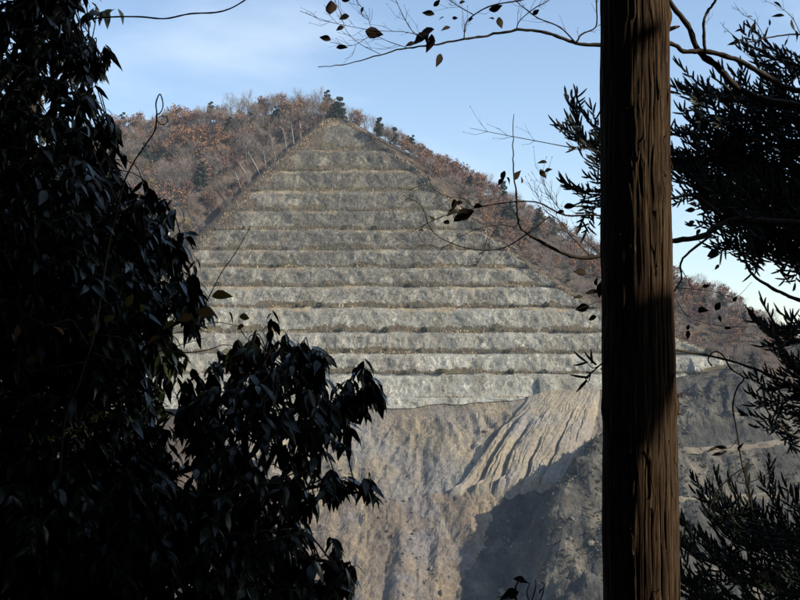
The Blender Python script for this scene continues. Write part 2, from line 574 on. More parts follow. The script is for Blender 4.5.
# sunk under the finer pit sheet laid over it
PX0, PX1, PY0 = -75.0, 230.0, 318.0
m_in = (GX > PX0 + 4) & (GX < PX1 - 4) & (GY > PY0 + 4) & (GY < rimY - 2)
GZ = GZ - np.where(m_in, 3.5, 0)
mb = MB()
near_mask = (GY < 150)
mb.grid(GX, GY, GZ)
ground = mb.obj("hillside", [M_HILL, M_FLOOR], smooth=True)
cy = (GY[:-1, :-1] + GY[1:, 1:]).ravel() / 2
ground.data.polygons.foreach_set("material_index", (cy < 240).astype(np.int32))
tag(ground, "wooded brown hillside falling to the quarry pit", "hillside", kind="structure")

# finer pit wall
pxs = np.arange(PX0, PX1, 0.85)
frac = np.linspace(0, 1, 190)
AX = np.repeat(pxs[None, :], len(frac), 0)
AY = PY0 + (y_rim(AX) - 0.02 - PY0) * frac[:, None]
AZ = pit(AX, AY)
AZ[-1] = H_mountain(AX[-1], AY[-1], False)
mb = MB()
mb.grid(AX, AY, AZ)
pitw = mb.obj("pit_wall", [M_PIT, M_SPUR_SHADE, M_PIT2], smooth=False)
ccx = (AX[:-1, :-1] + AX[1:, 1:]).ravel() / 2
ccy = (AY[:-1, :-1] + AY[1:, 1:]).ravel() / 2
spur_and_shade = (ccx > np.interp(ccy, SP_Y, _sx) - 36 + 14 * fbm(ccx / 12, ccy / 12, 77, 5)) & (ccx > 14)  # reaches left past the spur: dark colour deepens the ravine's cast shadow
lowrock = (y_rim(ccx) - ccy > 45 + 1.5 * fbm(ccx / 6, ccy / 6, 79)) & ~spur_and_shade
pitw.data.polygons.foreach_set("material_index", (spur_and_shade + 2 * lowrock).astype(np.int32))
tag(pitw, "tan and grey quarried pit wall below the terraces", "quarry pit", kind="structure")

# spoil fan with gullies, poured over the rim
U, Vv = np.meshgrid(np.linspace(0, 1, 300), np.linspace(0, 1, 130))
tl, tr_ = on_face(524, 400), on_face(606, 389)
bl, br = P(444, 500, 424), P(578, 500, 424)
topx, topy = tl[0] + (tr_[0] - tl[0]) * U, tl[1] + (tr_[1] - tl[1]) * U + 1.5
botx, boty = bl[0] - 1 + (br[0] - bl[0]) * U, 422 + 5 * U + 3 * np.sin(U * 3.1) * -1
e = Vv ** 1.15
FX = topx + (botx - topx) * e + 1.6 * fbm(U * 3, Vv * 3, 31) * Vv
FY = topy + (boty - topy) * Vv
FX = np.where(True, FX, FX)
# bowl shape: pit surface without its ribs
yr_ = y_rim(FX)
base = H_mountain(FX, yr_ + 0.01, False) - pit_profile(np.maximum(yr_ - FY, 0)) + spur(FX, FY) * 0.6
edge = sstep(0, 0.07, U) * sstep(1, 0.90, U)
bul = (0.3 + 9.0 * np.sin(np.pi * np.clip(Vv * 0.92 + 0.02, 0, 1))) * (0.35 + 0.65 * np.sin(np.pi * np.clip(U * 0.9 + 0.05, 0, 1)) ** 0.8)
cone = 0.7 * np.exp(-((U - 0.30) / 0.22) ** 2) * sstep(0.25, 0.0, Vv)
wob = U + 0.045 * fbm(U * 4, Vv * 4.5, 33, 5)
g1 = -4.6 * np.clip(1 - np.abs(wob - 0.19 + 0.03 * Vv) / 0.055, 0, 1) ** 1.3 * sstep(0.18, 0.5, Vv)
g2 = -4.2 * np.clip(1 - np.abs(wob - 0.36 + 0.04 * Vv) / 0.05, 0, 1) ** 1.3 * sstep(0.32, 0.62, Vv)
g3 = -3.6 * np.clip(1 - np.abs(wob - 0.55) / 0.035, 0, 1) ** 1.3 * sstep(0.55, 0.8, Vv)
g4 = -2.6 * np.clip(1 - np.abs(wob - 0.72) / 0.03, 0, 1) ** 1.3 * sstep(0.25, 0.6, Vv)
fine = 0.95 * fbm(wob * 15, Vv * 2.4, 34, 5) * (0.3 + 0.9 * vn(U * 3, Vv * 3, 36)) * (0.35 + 0.65 * sstep(0.05, 0.4, Vv)) + 0.35 * fbm(wob * 70, Vv * 14, 35, 3) + 0.75 * fbm(FX / 2.6, FY / 3.2, 37, 4) * sstep(0.1, 0.5, Vv) - 1.1 * np.clip(0.10 - np.abs(fbm(wob * 9 + 0.4 * fbm(U * 9, Vv * 7, 39), Vv * 1.3, 38, 3)), 0, 1) / 0.10 * sstep(0.2, 0.6, Vv)
FZ = base + edge * (bul + cone + fine + g1 + g2 + g3 + g4) * sstep(1.0, 0.93, Vv) - 2.5 * (1 - edge) - 3 * sstep(0.96, 1, Vv)
mb = MB()
mb.grid(FX, FY, FZ)
fan = mb.obj("spoil_fan", [M_FAN], smooth=False)
tag(fan, "pale tan spoil fan with dark gullies spilling from the lowest terrace", "spoil heap", kind="structure")

# haul roads crossing the rubble slope
M_ROAD = mat_rock("haul_road_gravel", [(0.35, (0.13, 0.115, 0.09)), (0.62, (0.25, 0.215, 0.165))], 0.3, 1.0, 0.4, 0.3, (1, 1, 1))
for pts_ in ([(640, 452), (700, 449), (760, 446), (815, 443), (870, 445)], [(650, 501), (700, 498), (760, 495), (815, 497), (880, 500)]):
    mid = []
    for px_ in np.linspace(pts_[0][0], pts_[-1][0], 60):
        py_ = np.interp(px_, [a[0] for a in pts_], [a[1] for a in pts_])
        d_ = ray(px_, py_)
        Ys = np.arange(350, 500, 0.5)
        zz_ = CAMZ + d_[2] * Ys
        hit = np.where(pit(d_[0] * Ys, Ys) > zz_)[0]
        if len(hit):
            mid.append((d_[0] * Ys[hit[0]], Ys[hit[0]]))
    mid = np.array(mid)
    mid[:, 1] = np.convolve(np.pad(mid[:, 1], 5, mode='edge'), np.ones(11) / 11, 'valid')
    RX = np.stack([mid[:, 0]] * 6)
    RY = np.stack([mid[:, 1] + o_ for o_ in (-1.4, -1.0, -0.5, 0.2, 0.5, 0.9)])
    zc_ = pit(mid[:, 0], mid[:, 1]) + 0.3
    zc_ = np.convolve(np.pad(zc_, 4, mode='edge'), np.ones(9) / 9, 'valid')
    RZ = np.stack([zc_ - 1.9, zc_ - 0.25, zc_, zc_ + 0.08, zc_ + 0.4, zc_ - 0.2])
    mb = MB()
    mb.grid(RX, RY, RZ)
    rd = mb.obj("haul_road", [M_ROAD], smooth=False)
    tag(rd, "narrow pale haul road crossing the dark rubble slope", "road", kind="structure")

# ------------------------------------------------------------------ terraces, one object each
LINES = [118, 149, 169.5, 190, 210, 229, 249, 267, 286, 307, 332, 353, 374, 397, 409]
crests = [on_face(340, p) for p in LINES]
TW = 4.2


def zrim(x):
    return APEX[2] + SLOPE * (y_rim(x) - APEX[1])


grass_pts, face_pts, tread_pts = [], [], []
for i in range(len(LINES) - 1):
    c0, c1 = crests[i], crests[i + 1]
    xa = np.interp(c1[1], LE[:, 1], LE[:, 0])
    xb = np.interp(c1[1], RE[:, 1], RE[:, 0])
    n = max(12, int((xb - xa) / 0.8))
    X = np.linspace(xa, xb, n)
    tz = np.linspace(0, 1, 17)                      # 0 toe, 1 crest
    XX = np.repeat(X[None], 17, 0)
    TZ = np.repeat(tz[:, None], n, 1)
    # the top of this face cannot stand above the flank edges
    y_edge = np.maximum(np.interp(X, LE[:, 0], LE[:, 1]), 0)
    y_edge = np.where(X > APEX[0], np.interp(X, RE[::-1, 0], RE[::-1, 1]), y_edge)
    z_edge = APEX[2] + SLOPE * (np.minimum(y_edge, APEX[1]) - APEX[1])
    z1 = np.maximum(c1[2], zrim(X))
    z0 = np.minimum(c0[2], z_edge)
    w = TW * np.clip((z_edge - c1[2]) / 12, 0, 1) * (0.8 + 0.3 * fbm(X / 20, X * 0 + i, 51, 3))
    if i == len(LINES) - 3:
        w = w * 1.0
    if i == len(LINES) - 2:
        w = w * 0.35
    yplane = lambda z: APEX[1] + (z - APEX[2]) / SLOPE
    wob = 1.1 * fbm(X / 28, X * 0 + 3.7 * i, 52, 4)
    yt, yc_ = yplane(z1) + np.where(z1 > c1[2] + 0.05, 0, w), yplane(z0)
    hcr = 0.5 * fbm(X / 9, X * 0 + 5 * i, 53, 4)
    ZZ = z1 + (z0 - z1) * TZ
    YY = yt + (yc_ - yt) * TZ + wob * np.sin(np.pi * TZ * 0.5) - 0.5
    rg = 1.3 * fbm(XX / 6 + ZZ / 12, ZZ / 7 + 9 * i, 54, 4) + 1.5 * np.abs(fbm(XX / 8 - ZZ / 14, ZZ / 26, 55, 4)) + 0.5 * fbm(XX / 1.9, ZZ / 2.6, 57, 2)
    YY = YY + 2.6 * np.clip((TZ - 0.76) / 0.24, 0, 1) ** 1.4 * np.clip((z0 - z1) / 6, 0, 1)
    YY = YY + rg * np.sin(np.pi * np.clip(TZ, 0.04, 0.9))
    ZZ[-1] += hcr * 1.3 * np.clip((z0 - z1) / 6, 0, 1)
    ZZ[-2] += hcr * 0.6 * np.clip((z0 - z1) / 6, 0, 1)
    ok = (z0 - z1) > 0.5
    # tread behind the crest of this face
    w0 = TW * np.clip((z_edge - c0[2]) / 12, 0, 1) * 1.2 + 1.2
    TY = np.stack([YY[-1] + 0.25, YY[-1] + w0 * 0.5, YY[-1] + w0])
    TZt = np.stack([ZZ[-1] + 0.02, ZZ[-1] - 0.1 + 0.25 * fbm(X / 6, X * 0 + i, 56), z0 + 0.15 + 0 * X])
    AXX = np.vstack([XX, np.repeat(X[None], 3, 0)])
    AYY = np.vstack([YY, TY])
    AZZ = np.vstack([ZZ, TZt])
    mb = MB()
    mb.grid(AXX, AYY, AZZ, mask=np.repeat(ok[None], 20, 0))
    k = [0, 0, 0, 1, 1, 1, 2, 2, 3, 3, 3, 4, 4, 4][i]
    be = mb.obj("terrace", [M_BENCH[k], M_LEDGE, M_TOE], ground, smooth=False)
    cells = np.repeat(ok[None], 20, 0)
    cells = (cells[:-1, :-1] & cells[1:, 1:] & cells[1:, :-1] & cells[:-1, 1:])
    ri, ci = np.meshgrid(np.arange(19), np.arange(n - 1), indexing='ij')
    xm = X[:-1][ci]
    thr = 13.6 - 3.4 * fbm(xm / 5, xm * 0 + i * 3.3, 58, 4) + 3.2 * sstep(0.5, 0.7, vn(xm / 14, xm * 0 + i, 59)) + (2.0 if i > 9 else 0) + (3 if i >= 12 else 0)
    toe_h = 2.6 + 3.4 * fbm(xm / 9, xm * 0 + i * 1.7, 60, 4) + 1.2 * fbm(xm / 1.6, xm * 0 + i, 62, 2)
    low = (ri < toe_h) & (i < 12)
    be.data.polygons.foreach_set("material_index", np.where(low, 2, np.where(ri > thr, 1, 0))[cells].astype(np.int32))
    be["label"] = "level stone terrace cut across the quarry face"
    s = np.stack([X, YY[-1], ZZ[-1]], -1)[ok]
    if len(s):
        grass_pts.append((i, s))
        fm = np.stack([XX, YY, ZZ], -1)[1:16][:, ok].reshape(-1, 3)
        face_pts.append((i, fm))
        toe = np.stack([X, YY[0], ZZ[0]], -1)[ok]
        tread_pts.append((i, toe))


# ------------------------------------------------------------------ scattered stuff on the terraces
def basis_from(axis, roll):
    """columns: x = width, y = axis, z = normal"""
    a = axis / (np.linalg.norm(axis, axis=1)[:, None] + 1e-12)
    up = np.tile(np.array([0.0, 0.0, 1.0]), (len(a), 1))
    par = np.abs(a[:, 2]) > 0.97
    up[par] = np.array([1.0, 0.1, 0])
    s = np.cross(a, up)
    s /= np.linalg.norm(s, axis=1)[:, None]
    n = np.cross(s, a)
    c, sn = np.cos(roll)[:, None], np.sin(roll)[:, None]
    s2, n2 = s * c + n * sn, -s * sn + n * c
    return np.stack([s2, a, n2], -1)


BL_V = np.array([(-0.5, 0, 0), (0.5, 0, 0), (0.32, 0.55, 0.05), (-0.3, 0.6, 0.05), (0.05, 1, 0.1)])
BL_T = np.array([(0, 1, 2), (0, 2, 3), (3, 2, 4)])
QD_V = np.array([(-0.5, -0.35, 0), (0.4, -0.5, 0.1), (0.55, 0.3, 0), (-0.1, 0.55, 0.12), (-0.6, 0.2, 0)])
QD_T = np.array([(0, 1, 2), (0, 2, 3), (0, 3, 4)])


def scatter(mb, pts, hgt, wid, lean=0.35, tv=BL_V, tt=BL_T, m=0):
    n = len(pts)
    ax = np.stack([RNG.normal(0, lean, n), RNG.normal(0, lean, n), np.ones(n)], -1)
    M = basis_from(ax, RNG.uniform(-0.9, 0.9, n))
    M = M * np.stack([wid, hgt, wid], -1)[:, None, :]
    mb.many(tv, tt, M, pts, m)


mb = MB()
for i, s in grass_pts:
    ln = abs(s[-1, 0] - s[0, 0])
    n = int(ln * 30)
    j = RNG.integers(0, len(s), n)
    p = s[j] + np.stack([RNG.uniform(-0.6, 0.6, n), RNG.uniform(-0.7, 2.4, n), RNG.uniform(-1.7, 0.0, n)], -1)
    dens = vn(p[:, 0] / 9, p[:, 0] * 0 + i * 7, 61)
    keep = dens > (0.16 if i < 12 else 0.66)
    p = p[keep]
    n = len(p)
    hs = RNG.uniform(0.5, 1.45, n) * (0.55 + dens[keep])
    scatter(mb, p, hs * (1.0 if i < 12 else 0.5), hs * 0.5, 0.75)
# the tan fringe down both flanks of the terraces
for E in (LE, RE[1:]):
    n = 2600
    t = np.sort(RNG.uniform(0, len(E) - 1.001, n))
    a = np.floor(t).astype(int)
    p = E[a] + (E[a + 1] - E[a]) * (t - a)[:, None]
    p = p + np.stack([RNG.normal(0, 1.3, n), RNG.normal(0, 1.0, n), np.zeros(n)], -1)
    p[:, 2] = H(p[:, 0], p[:, 1]) - 0.1
    hs = RNG.uniform(0.35, 1.15, n) * (0.5 + vn(p[:, 1] / 5, p[:, 0] / 5, 65))
    scatter(mb, p, hs, hs * 0.6, 0.5)
gobj = mb.obj("dry_grass", [M_GRASS])
tag(gobj, "straw coloured dry grass fringing the terrace ledges", "grass", kind="stuff")

mb = MB()
for i, s in face_pts:
    f = [1.0, 1.0, 1.0, 1.0, 1.0, 0.9, 0.7, 0.5, 0.3, 0.2, 0.14, 0.1, 0.03, 0.0][i]
    n = int(len(s) * 4.2 * f)
    if n < 3:
        continue
    j = RNG.integers(0, len(s), n)
    p = s[j] + np.stack([RNG.uniform(-0.6, 0.6, n), RNG.uniform(-0.4, 0.1, n), RNG.uniform(-0.6, 0.3, n)], -1)
    cl = vn(p[:, 0] / 7, p[:, 2] / 5 + 3 * i, 63)
    p = p[cl > 0.30]
    n = len(p)
    h = RNG.uniform(0.6, 2.3, n)
    scatter(mb, p, h, RNG.uniform(0.07, 0.16, n), 0.22)
for i, s in tread_pts:
    if i > 11:
        continue
    n = int(abs(s[-1, 0] - s[0, 0]) * 7)
    j = RNG.integers(0, len(s), n)
    p = s[j] + np.stack([RNG.uniform(-0.6, 0.6, n), RNG.uniform(-2.2, 0.0, n), RNG.uniform(-0.2, 0.0, n)], -1)
    cl = vn(p[:, 0] / 11, p[:, 0] * 0 + 3 * i, 64)
    p = p[cl > 0.36]
    n = len(p)
    scatter(mb, p, RNG.uniform(0.8, 3.4, n) * (0.6 + cl[cl > 0.36]), RNG.uniform(0.1, 0.26, n), 0.3)
bobj = mb.obj("bare_saplings", [M_BARE])
tag(bobj, "thin grey leafless saplings planted over the terrace faces", "saplings", kind="stuff")


def bush_mesh(name, r, n, mat, seed, q=0.42):
    rg = np.random.default_rng(seed)
    d = rg.normal(0, 1, (n, 3))
    d /= np.linalg.norm(d, axis=1)[:, None]
    rr = rg.uniform(0.35, 1, n)[:, None] ** 0.5
    lob = 0.75 + 0.5 * vn(d[:, 0] * 2 + 5, d[:, 2] * 2 + d[:, 1], seed)[:, None]
    p = d * rr * lob * np.array([r, r, r * 0.8]) + np.array([0, 0, r * 0.65])
    p[:, 2] = np.maximum(p[:, 2], 0.02)
    M = basis_from(rg.normal(0, 1, (n, 3)), rg.uniform(0, 6.28, n)) * (rg.uniform(0.6, 1.2, n) * q)[:, None, None]
    b = MB()
    b.many(QD_V, QD_T, M, p)
    return b.mesh(name, [mat])


bm_s = [bush_mesh("ledge_shrub_leaves", 1.25, 130, M_SHRUB, 70 + k) for k in range(3)]
spots = []
for i, s in tread_pts:
    if 4 <= i <= 11:
        for _ in range([0, 0, 0, 0, 3, 3, 5, 6, 8, 9, 10, 8][i]):
            q = s[random.randrange(len(s))]
            spots.append((q[0], q[1] - random.uniform(0.4, 1.6), q[2]))
for k, q in enumerate(spots):
    o = bpy.data.objects.new("ledge_shrub", bm_s[k % 3])
    COL.objects.link(o)
    o.location = (q[0], q[1], q[2] - 0.1)
    o.rotation_euler = (0, 0, random.uniform(0, 6))
    sc = random.uniform(0.7, 1.4)
    o.scale = (sc, sc, sc * random.uniform(0.8, 1.1))
    tag(o, "small round dark green shrub on a terrace ledge", "shrub", "dark shrubs dotted along the terrace ledges")

# scrub on the rubble slope and on the brown slope beside the terraces
mb = MB()


def scrub_at(x, y, z, r, nn):
    n = len(x)
    d = RNG.normal(0, 1, (n, nn, 3))
    d /= np.linalg.norm(d, axis=2)[..., None]
    d *= RNG.uniform(0.3, 1, (n, nn, 1)) ** 0.5
    d[..., 2] = np.abs(d[..., 2])
    p = np.stack([x, y, z - 0.15], -1)[:, None, :] + d * r[:, None, None]
    p = p.reshape(-1, 3)
    M = basis_from(RNG.normal(0, 1, (n * nn, 3)), RNG.uniform(0, 6.28, n * nn)) * (RNG.uniform(0.25, 0.6, n * nn))[:, None, None]
    mb.many(QD_V, QD_T, M, p)


n = 5200
x = RNG.uniform(20, 225, n)
y = RNG.uniform(356, 494, n)
keep = (x > np.interp(y, SP_Y, _sx) - 6) & (y < y_rim(x) - 1) & (vn(x / 12, y / 9, 66) + 0.3 * vn(x / 4, y / 4, 67) > 0.55)
x, y = x[keep], y[keep]
scrub_at(x, y, pit(x, y), RNG.uniform(0.4, 1.3, len(x)), 16)
n = 2600
x = RNG.uniform(60, 250, n)
y = RNG.uniform(478, 620, n)
keep = (x > xr(y) + 1.5) & (y > y_rim(x) + 1) & (vn(x / 10, y / 10, 68) > 0.25)
x, y = x[keep], y[keep]
scrub_at(x, y, H(x, y), RNG.uniform(0.6, 1.9, len(x)), 22)
sc_o = mb.obj("low_scrub", [M_SCRUB])
tag(sc_o, "low brown and grey scrub covering the slopes beside the pit", "scrub", kind="stuff")

# loose rocks on the pit wall
mb = MB()
IC_V = np.array([(0, 0, 1), (0.9, 0, 0.45), (0.28, 0.85, 0.45), (-0.72, 0.53, 0.4), (-0.72, -0.53, 0.45), (0.28, -0.85, 0.45), (0.7, 0.6, -0.4), (-0.3, 0.9, -0.45), (-0.9, 0, -0.4), (-0.3, -0.9, -0.4), (0.7, -0.6, -0.45)])
IC_T = np.array([(0, 1, 2), (0, 2, 3), (0, 3, 4), (0, 4, 5), (0, 5, 1), (1, 6, 2), (2, 7, 3), (3, 8, 4), (4, 9, 5), (5, 10, 1), (6, 7, 2), (7, 8, 3), (8, 9, 4), (9, 10, 5), (10, 6, 1)])
n = 1000
x = RNG.uniform(-60, 110, n)
y = RNG.uniform(366, 466, n)
cl = vn(x / 9 + y / 30, y / 22, 69)
keep = (cl > 0.52) & (y < y_rim(x) - 6)
x, y, cl = x[keep], y[keep], cl[keep]
R_ = RNG.normal(0, 1, (len(x), 3, 3)) * 0.25 + np.eye(3)[None]
R_ = R_ * (RNG.uniform(0.25, 0.5, len(x)) + 0.7 * RNG.uniform(0, 1, len(x)) ** 5)[:, None, None]
mb.many(IC_V, IC_T, R_, np.stack([x, y, pit(x, y) + 0.1], -1))
ro = mb.obj("loose_rocks", [M_PIT])
tag(ro, "loose broken rocks strewn over the pit wall", "rocks", kind="stuff")


# ------------------------------------------------------------------ autumn wood on the mountain
def far_tree(seed, kind):
    rg = np.random.default_rng(seed)
    tk, cr = MB(), MB()
    h = {'bare': 12.0, 'rust': 11.0, 'russet': 10.5, 'ochre': 10.0, 'conifer': 12.5}[kind]
    if kind == 'conifer':
        tk.tube([(0, 0, -1), (0.1, 0, h * 0.5), (0, 0.1, h * 0.97)], [0.22, 0.14, 0.03], 5)
        for k in range(13):
            t = 0.26 + 0.72 * k / 12
            a = k * 2.4 + rg.uniform(-0.5, 0.5)
            rad = 2.3 * (1.12 - t) ** 0.75 + 0.35
            c = np.array([math.cos(a) * rad * 0.75, math.sin(a) * rad * 0.75, h * t + rg.normal(0, 0.4)])
            n = int(40 + 28 * rad)
            d = rg.normal(0, 1, (n, 3))
            d /= np.linalg.norm(d, axis=1)[:, None]
            p = c + d * rg.uniform(0.4, 1, (n, 1)) ** 0.5 * np.array([rad, rad, rad * 0.6]) * rg.uniform(0.7, 1.0)
            M = basis_from(rg.normal(0, 1, (n, 3)), rg.uniform(0, 6.28, n)) * (rg.uniform(0.35, 0.8, n))[:, None, None]
            cr.many(QD_V, QD_T, M, p)
        return tk.mesh("trunk", [M_FBARK]), cr.mesh("crown", [M_CONIF])
    lean = rg.normal(0, 0.5, 2)
    top = np.array([lean[0], lean[1], h * 0.72])
    tk.tube([(0, 0, -1), tuple(top * 0.5 + np.array([rg.normal(0, .3), 0, 0])), tuple(top)], [0.22, 0.15, 0.05], 5)
    ends = []
    for k in range(12):
        t = rg.uniform(0.3, 1.0)
        b0 = top * t
        a = k * 2.4 + rg.uniform(-0.4, 0.4)
        L = rg.uniform(0.28, 0.42) * h * (1.15 - 0.55 * t)
        e1 = b0 + np.array([math.cos(a), math.sin(a), 0.5 + 0.7 * t]) * L * 0.55
        e2 = e1 + np.array([math.cos(a) * 0.5, math.sin(a) * 0.5, 0.9]) * L * 0.5
        tk.tube([b0, e1, e2], [0.085, 0.055, 0.02], 3, cap=False)
        for _ in range(3):
            q = e1 + rg.normal(0, 1, 3) * np.array([1, 1, 0.5]) * 0.9 + np.array([0, 0, 0.9])
            tk.tube([b0 + (e1 - b0) * rg.uniform(0.5, 1), q], [0.04, 0.018], 3, cap=False)
            ends += [q]
        ends += [e2, (e1 + e2) / 2]
    ends = np.array(ends)
    # twigs
    n = 360 if kind == 'bare' else 150
    j = rg.integers(0, len(ends), n)
    p = ends[j] + rg.normal(0, 0.55, (n, 3))
    out = p - np.array([lean[0] * 0.5, lean[1] * 0.5, h * 0.35])
    out /= np.linalg.norm(out, axis=1)[:, None]
    ax = out + rg.normal(0, 0.45, (n, 3)) + np.array([0, 0, 0.45])
    M = basis_from(ax, rg.uniform(0, 6.28, n)) * np.stack([np.full(n, 0.075), rg.uniform(0.8, 1.7, n), np.full(n, 0.1)], -1)[:, None, :]
    cr.many(BL_V, BL_T, M, p, 0)
    if kind != 'bare':
        n = 330
        w8 = rg.uniform(0, 1, len(ends)) ** 1.5 + 0.05
        j = rg.choice(len(ends), n, p=w8 / w8.sum())
        p = ends[j] + rg.normal(0, 0.62, (n, 3))
        M = basis_from(rg.normal(0, 1, (n, 3)), rg.uniform(0, 6.28, n)) * rg.uniform(0.3, 0.72, n)[:, None, None]
        cr.many(QD_V, QD_T, M, p, 1)
    lm = {'bare': M_TWIG, 'rust': M_RUST, 'russet': M_RUSSET, 'ochre': M_OCHRE}[kind]
    return tk.mesh("trunk", [M_FBARK]), cr.mesh("crown", [M_TWIG, lm])


KINDS = ['bare', 'rust', 'russet', 'ochre', 'conifer']
PROTO = {k: [far_tree(100 + 10 * a + b, k) for b in range(3)] for a, k in enumerate(KINDS)}
WORDS = {'bare': ("grey leafless tree", "leafless_tree"), 'rust': ("rust orange autumn tree", "autumn_tree"),
         'russet': ("reddish brown autumn tree", "autumn_tree"), 'ochre': ("yellow ochre autumn tree", "autumn_tree"),
         'conifer': ("dark green conifer", "conifer")}
cand = []
cell = {}
tries = 0
while tries < 26000:
    tries += 1
    if tries % 2:
        x, y = random.uniform(-215, -20), random.uniform(548, 712)
    else:
        x, y = random.uniform(-15, 235), random.uniform(512, 668)
    yc = float(np.interp(x, CR[:, 0], CR[:, 1]))
    if y > yc + 12:
        continue
    L, R = float(xl(y)), float(xr(y))
    if y < APEX[1] + 4 and L - 3.0 < x < R + 3.0:
        continue
    side = 'left' if x < (L if y < APEX[1] else -36) else 'right'
    px = 400 + F * x / y
    if px < 70 or px > 815:
        continue
    if side == 'right' and y < 575 - 0.0 * x and y < yc - 60 and random.random() < 0.75:
        continue
    g = (int(x // 4.4), int(y // 4.4))
    if any((g[0] + a, g[1] + b) in cell and math.hypot(cell[(g[0] + a, g[1] + b)][0] - x, cell[(g[0] + a, g[1] + b)][1] - y) < 4.4 for a in (-1, 0, 1) for b in (-1, 0, 1)):
        continue
    cell[g] = (x, y)
    col = float(vn(x / 26, y / 26, 81)) + random.uniform(-0.28, 0.28)
    rr = random.random()
    if side == 'left':
        kind = 'rust' if col > 0.62 else ('russet' if col > 0.48 else 'bare')
        if rr < 0.05:
            kind = 'conifer'
        elif rr < 0.13:
            kind = 'ochre'
        if L - x < 22 and y < 640 and rr > 0.13:
            kind = 'bare' if rr < 0.85 else 'russet'
    else:
        kind = 'russet' if col > 0.48 else 'bare'
        if rr < 0.07:
            kind = 'conifer'
        elif rr < 0.2:
            kind = 'rust'
    s = random.uniform(0.78, 1.36) * (1.0 if y > yc - 60 or side == 'left' else 0.8)
    if side == 'right':
        s *= 0.8
    if side == 'left' and y < 636 and 4.0 < L - x < 25:
        continue
    cand.append((s / y, x, y, kind, s, side, px))
for k in range(20):
    y = random.uniform(556, 640)
    x = float(xl(y)) - random.uniform(2.2, 5.5)
    s = random.uniform(0.4, 0.75)
    cand.append((s / y, x, y, random.choice(['bare', 'bare', 'bare', 'russet']), s, 'left', 400 + F * x / y))
gz = H(np.array([c[1] for c in cand]), np.array([c[2] for c in cand]))
cand = [c + (float(z),) for c, z in zip(cand, gz)]
order = sorted(range(len(cand)), key=lambda k: -(cand[k][0] * (1.4 if (cand[k][6] > 125 and not 600 < cand[k][6] < 680) else 0.5)))
single = set(order[:300])
wood = MB()


def baked(me):
    nv = len(me.vertices)
    co = np.empty(nv * 3)
    me.vertices.foreach_get("co", co)
    nl = len(me.loops)
    lv = np.empty(nl, np.int32)
    me.loops.foreach_get("vertex_index", lv)
    lt = np.empty(len(me.polygons), np.int32)
    me.polygons.foreach_get("loop_total", lt)
    ls = np.empty(len(me.polygons), np.int32)
    me.polygons.foreach_get("loop_start", ls)
    mi = np.empty(len(me.polygons), np.int32)
    me.polygons.foreach_get("material_index", mi)
    q = ls[lt == 4][:, None] + np.arange(4)
    t = ls[lt == 3][:, None] + np.arange(3)
    return co.reshape(-1, 3), lv[q], mi[lt == 4], lv[t], mi[lt == 3]


WM = [M_FBARK, M_TWIG, M_RUST, M_RUSSET, M_OCHRE, M_CONIF]
SLOT = {'bare': (1, 1), 'rust': (1, 2), 'russet': (1, 3), 'ochre': (1, 4), 'conifer': (5, 5)}
BK = {k: [(baked(a), baked(b)) for a, b in v] for k, v in PROTO.items()}
for k, c in enumerate(cand):
    _, x, y, kind, s, side, px, z = c
    var = random.randrange(3)
    rz = random.uniform(0, 6.28)
    sz = s * random.uniform(0.85, 1.15)
    if k in single:
        w, nm = WORDS[kind]
        r = empty(nm, (x, y, z))
        r.rotation_euler = (0, 0, rz)
        r.scale = (s, s, sz)
        ycr = float(np.interp(x, CR[:, 0], CR[:, 1]))
        size = "tall " if s > (1.12 if side == 'left' else 0.92) else ("small " if s < (0.95 if side == 'left' else 0.75) else "")
        w = size + w
        if side == 'left':
            where = "on the skyline of the main wooded slope" if y > ycr - 6 else ("between the shadowed gully and the terrace edge" if float(xl(y)) - x < 12 else "in the wood beyond the shadowed gully")
        else:
            where = "on the skyline of the lower ridge" if y > ycr - 6 else "between the terraces and the lower ridge"
        tag(r, w + " " + where, "tree", w + "s " + where)
        for me, nn in zip(PROTO[kind][var], ("trunk", "crown")):
            o = bpy.data.objects.new(nn, me)
            COL.objects.link(o)
            o.parent = r
    else:
        cs, sn = math.cos(rz), math.sin(rz)
        Mx = np.array([[cs * s, -sn * s, 0], [sn * s, cs * s, 0], [0, 0, sz]])
        for pi, (co, q, qm, t, tm) in enumerate(BK[kind][var]):
            V = co @ Mx.T + np.array([x, y, z])
            if pi == 0:
                wood.add(V, q, t, 0)
            else:
                wood.add(V, None, t[tm == 0], SLOT[kind][0])
                wood.add(V, None, t[tm == 1], SLOT[kind][1]) if (tm == 1).any() else None
wo = wood.obj("autumn_wood", WM)
tag(wo, "autumn wood of grey, rust and brown trees massed over the mountain", "wood", kind="stuff")

# tall dark evergreen on the very top, and the lone bare tree beside it
r = empty("conifer", APEX + np.array([0.5, 6, -3.0]))
tag(r, "dark evergreen crowning the tip of the terraced peak", "tree")
t0, c0 = far_tree(900, 'conifer')
for me, nn, q in ((t0, "trunk", 1), (c0, "crown", 1)):
    o = bpy.data.objects.new(nn, me)
    COL.objects.link(o)
    o.parent = r
r.scale = (1.45, 1.45, 1.35)
p = on_face(374, 137) + np.array([0, 3, 0])
p[2] = float(H(p[0], p[1]))
r = empty("leafless_tree", p)
tag(r, "lone bare tree against the sky just below the peak", "tree")
for me, nn in zip(PROTO['bare'][1], ("trunk", "crown")):
    o = bpy.data.objects.new(nn, me)
    COL.objects.link(o)
    o.parent = r
r.scale = (0.55, 0.55, 1.0)

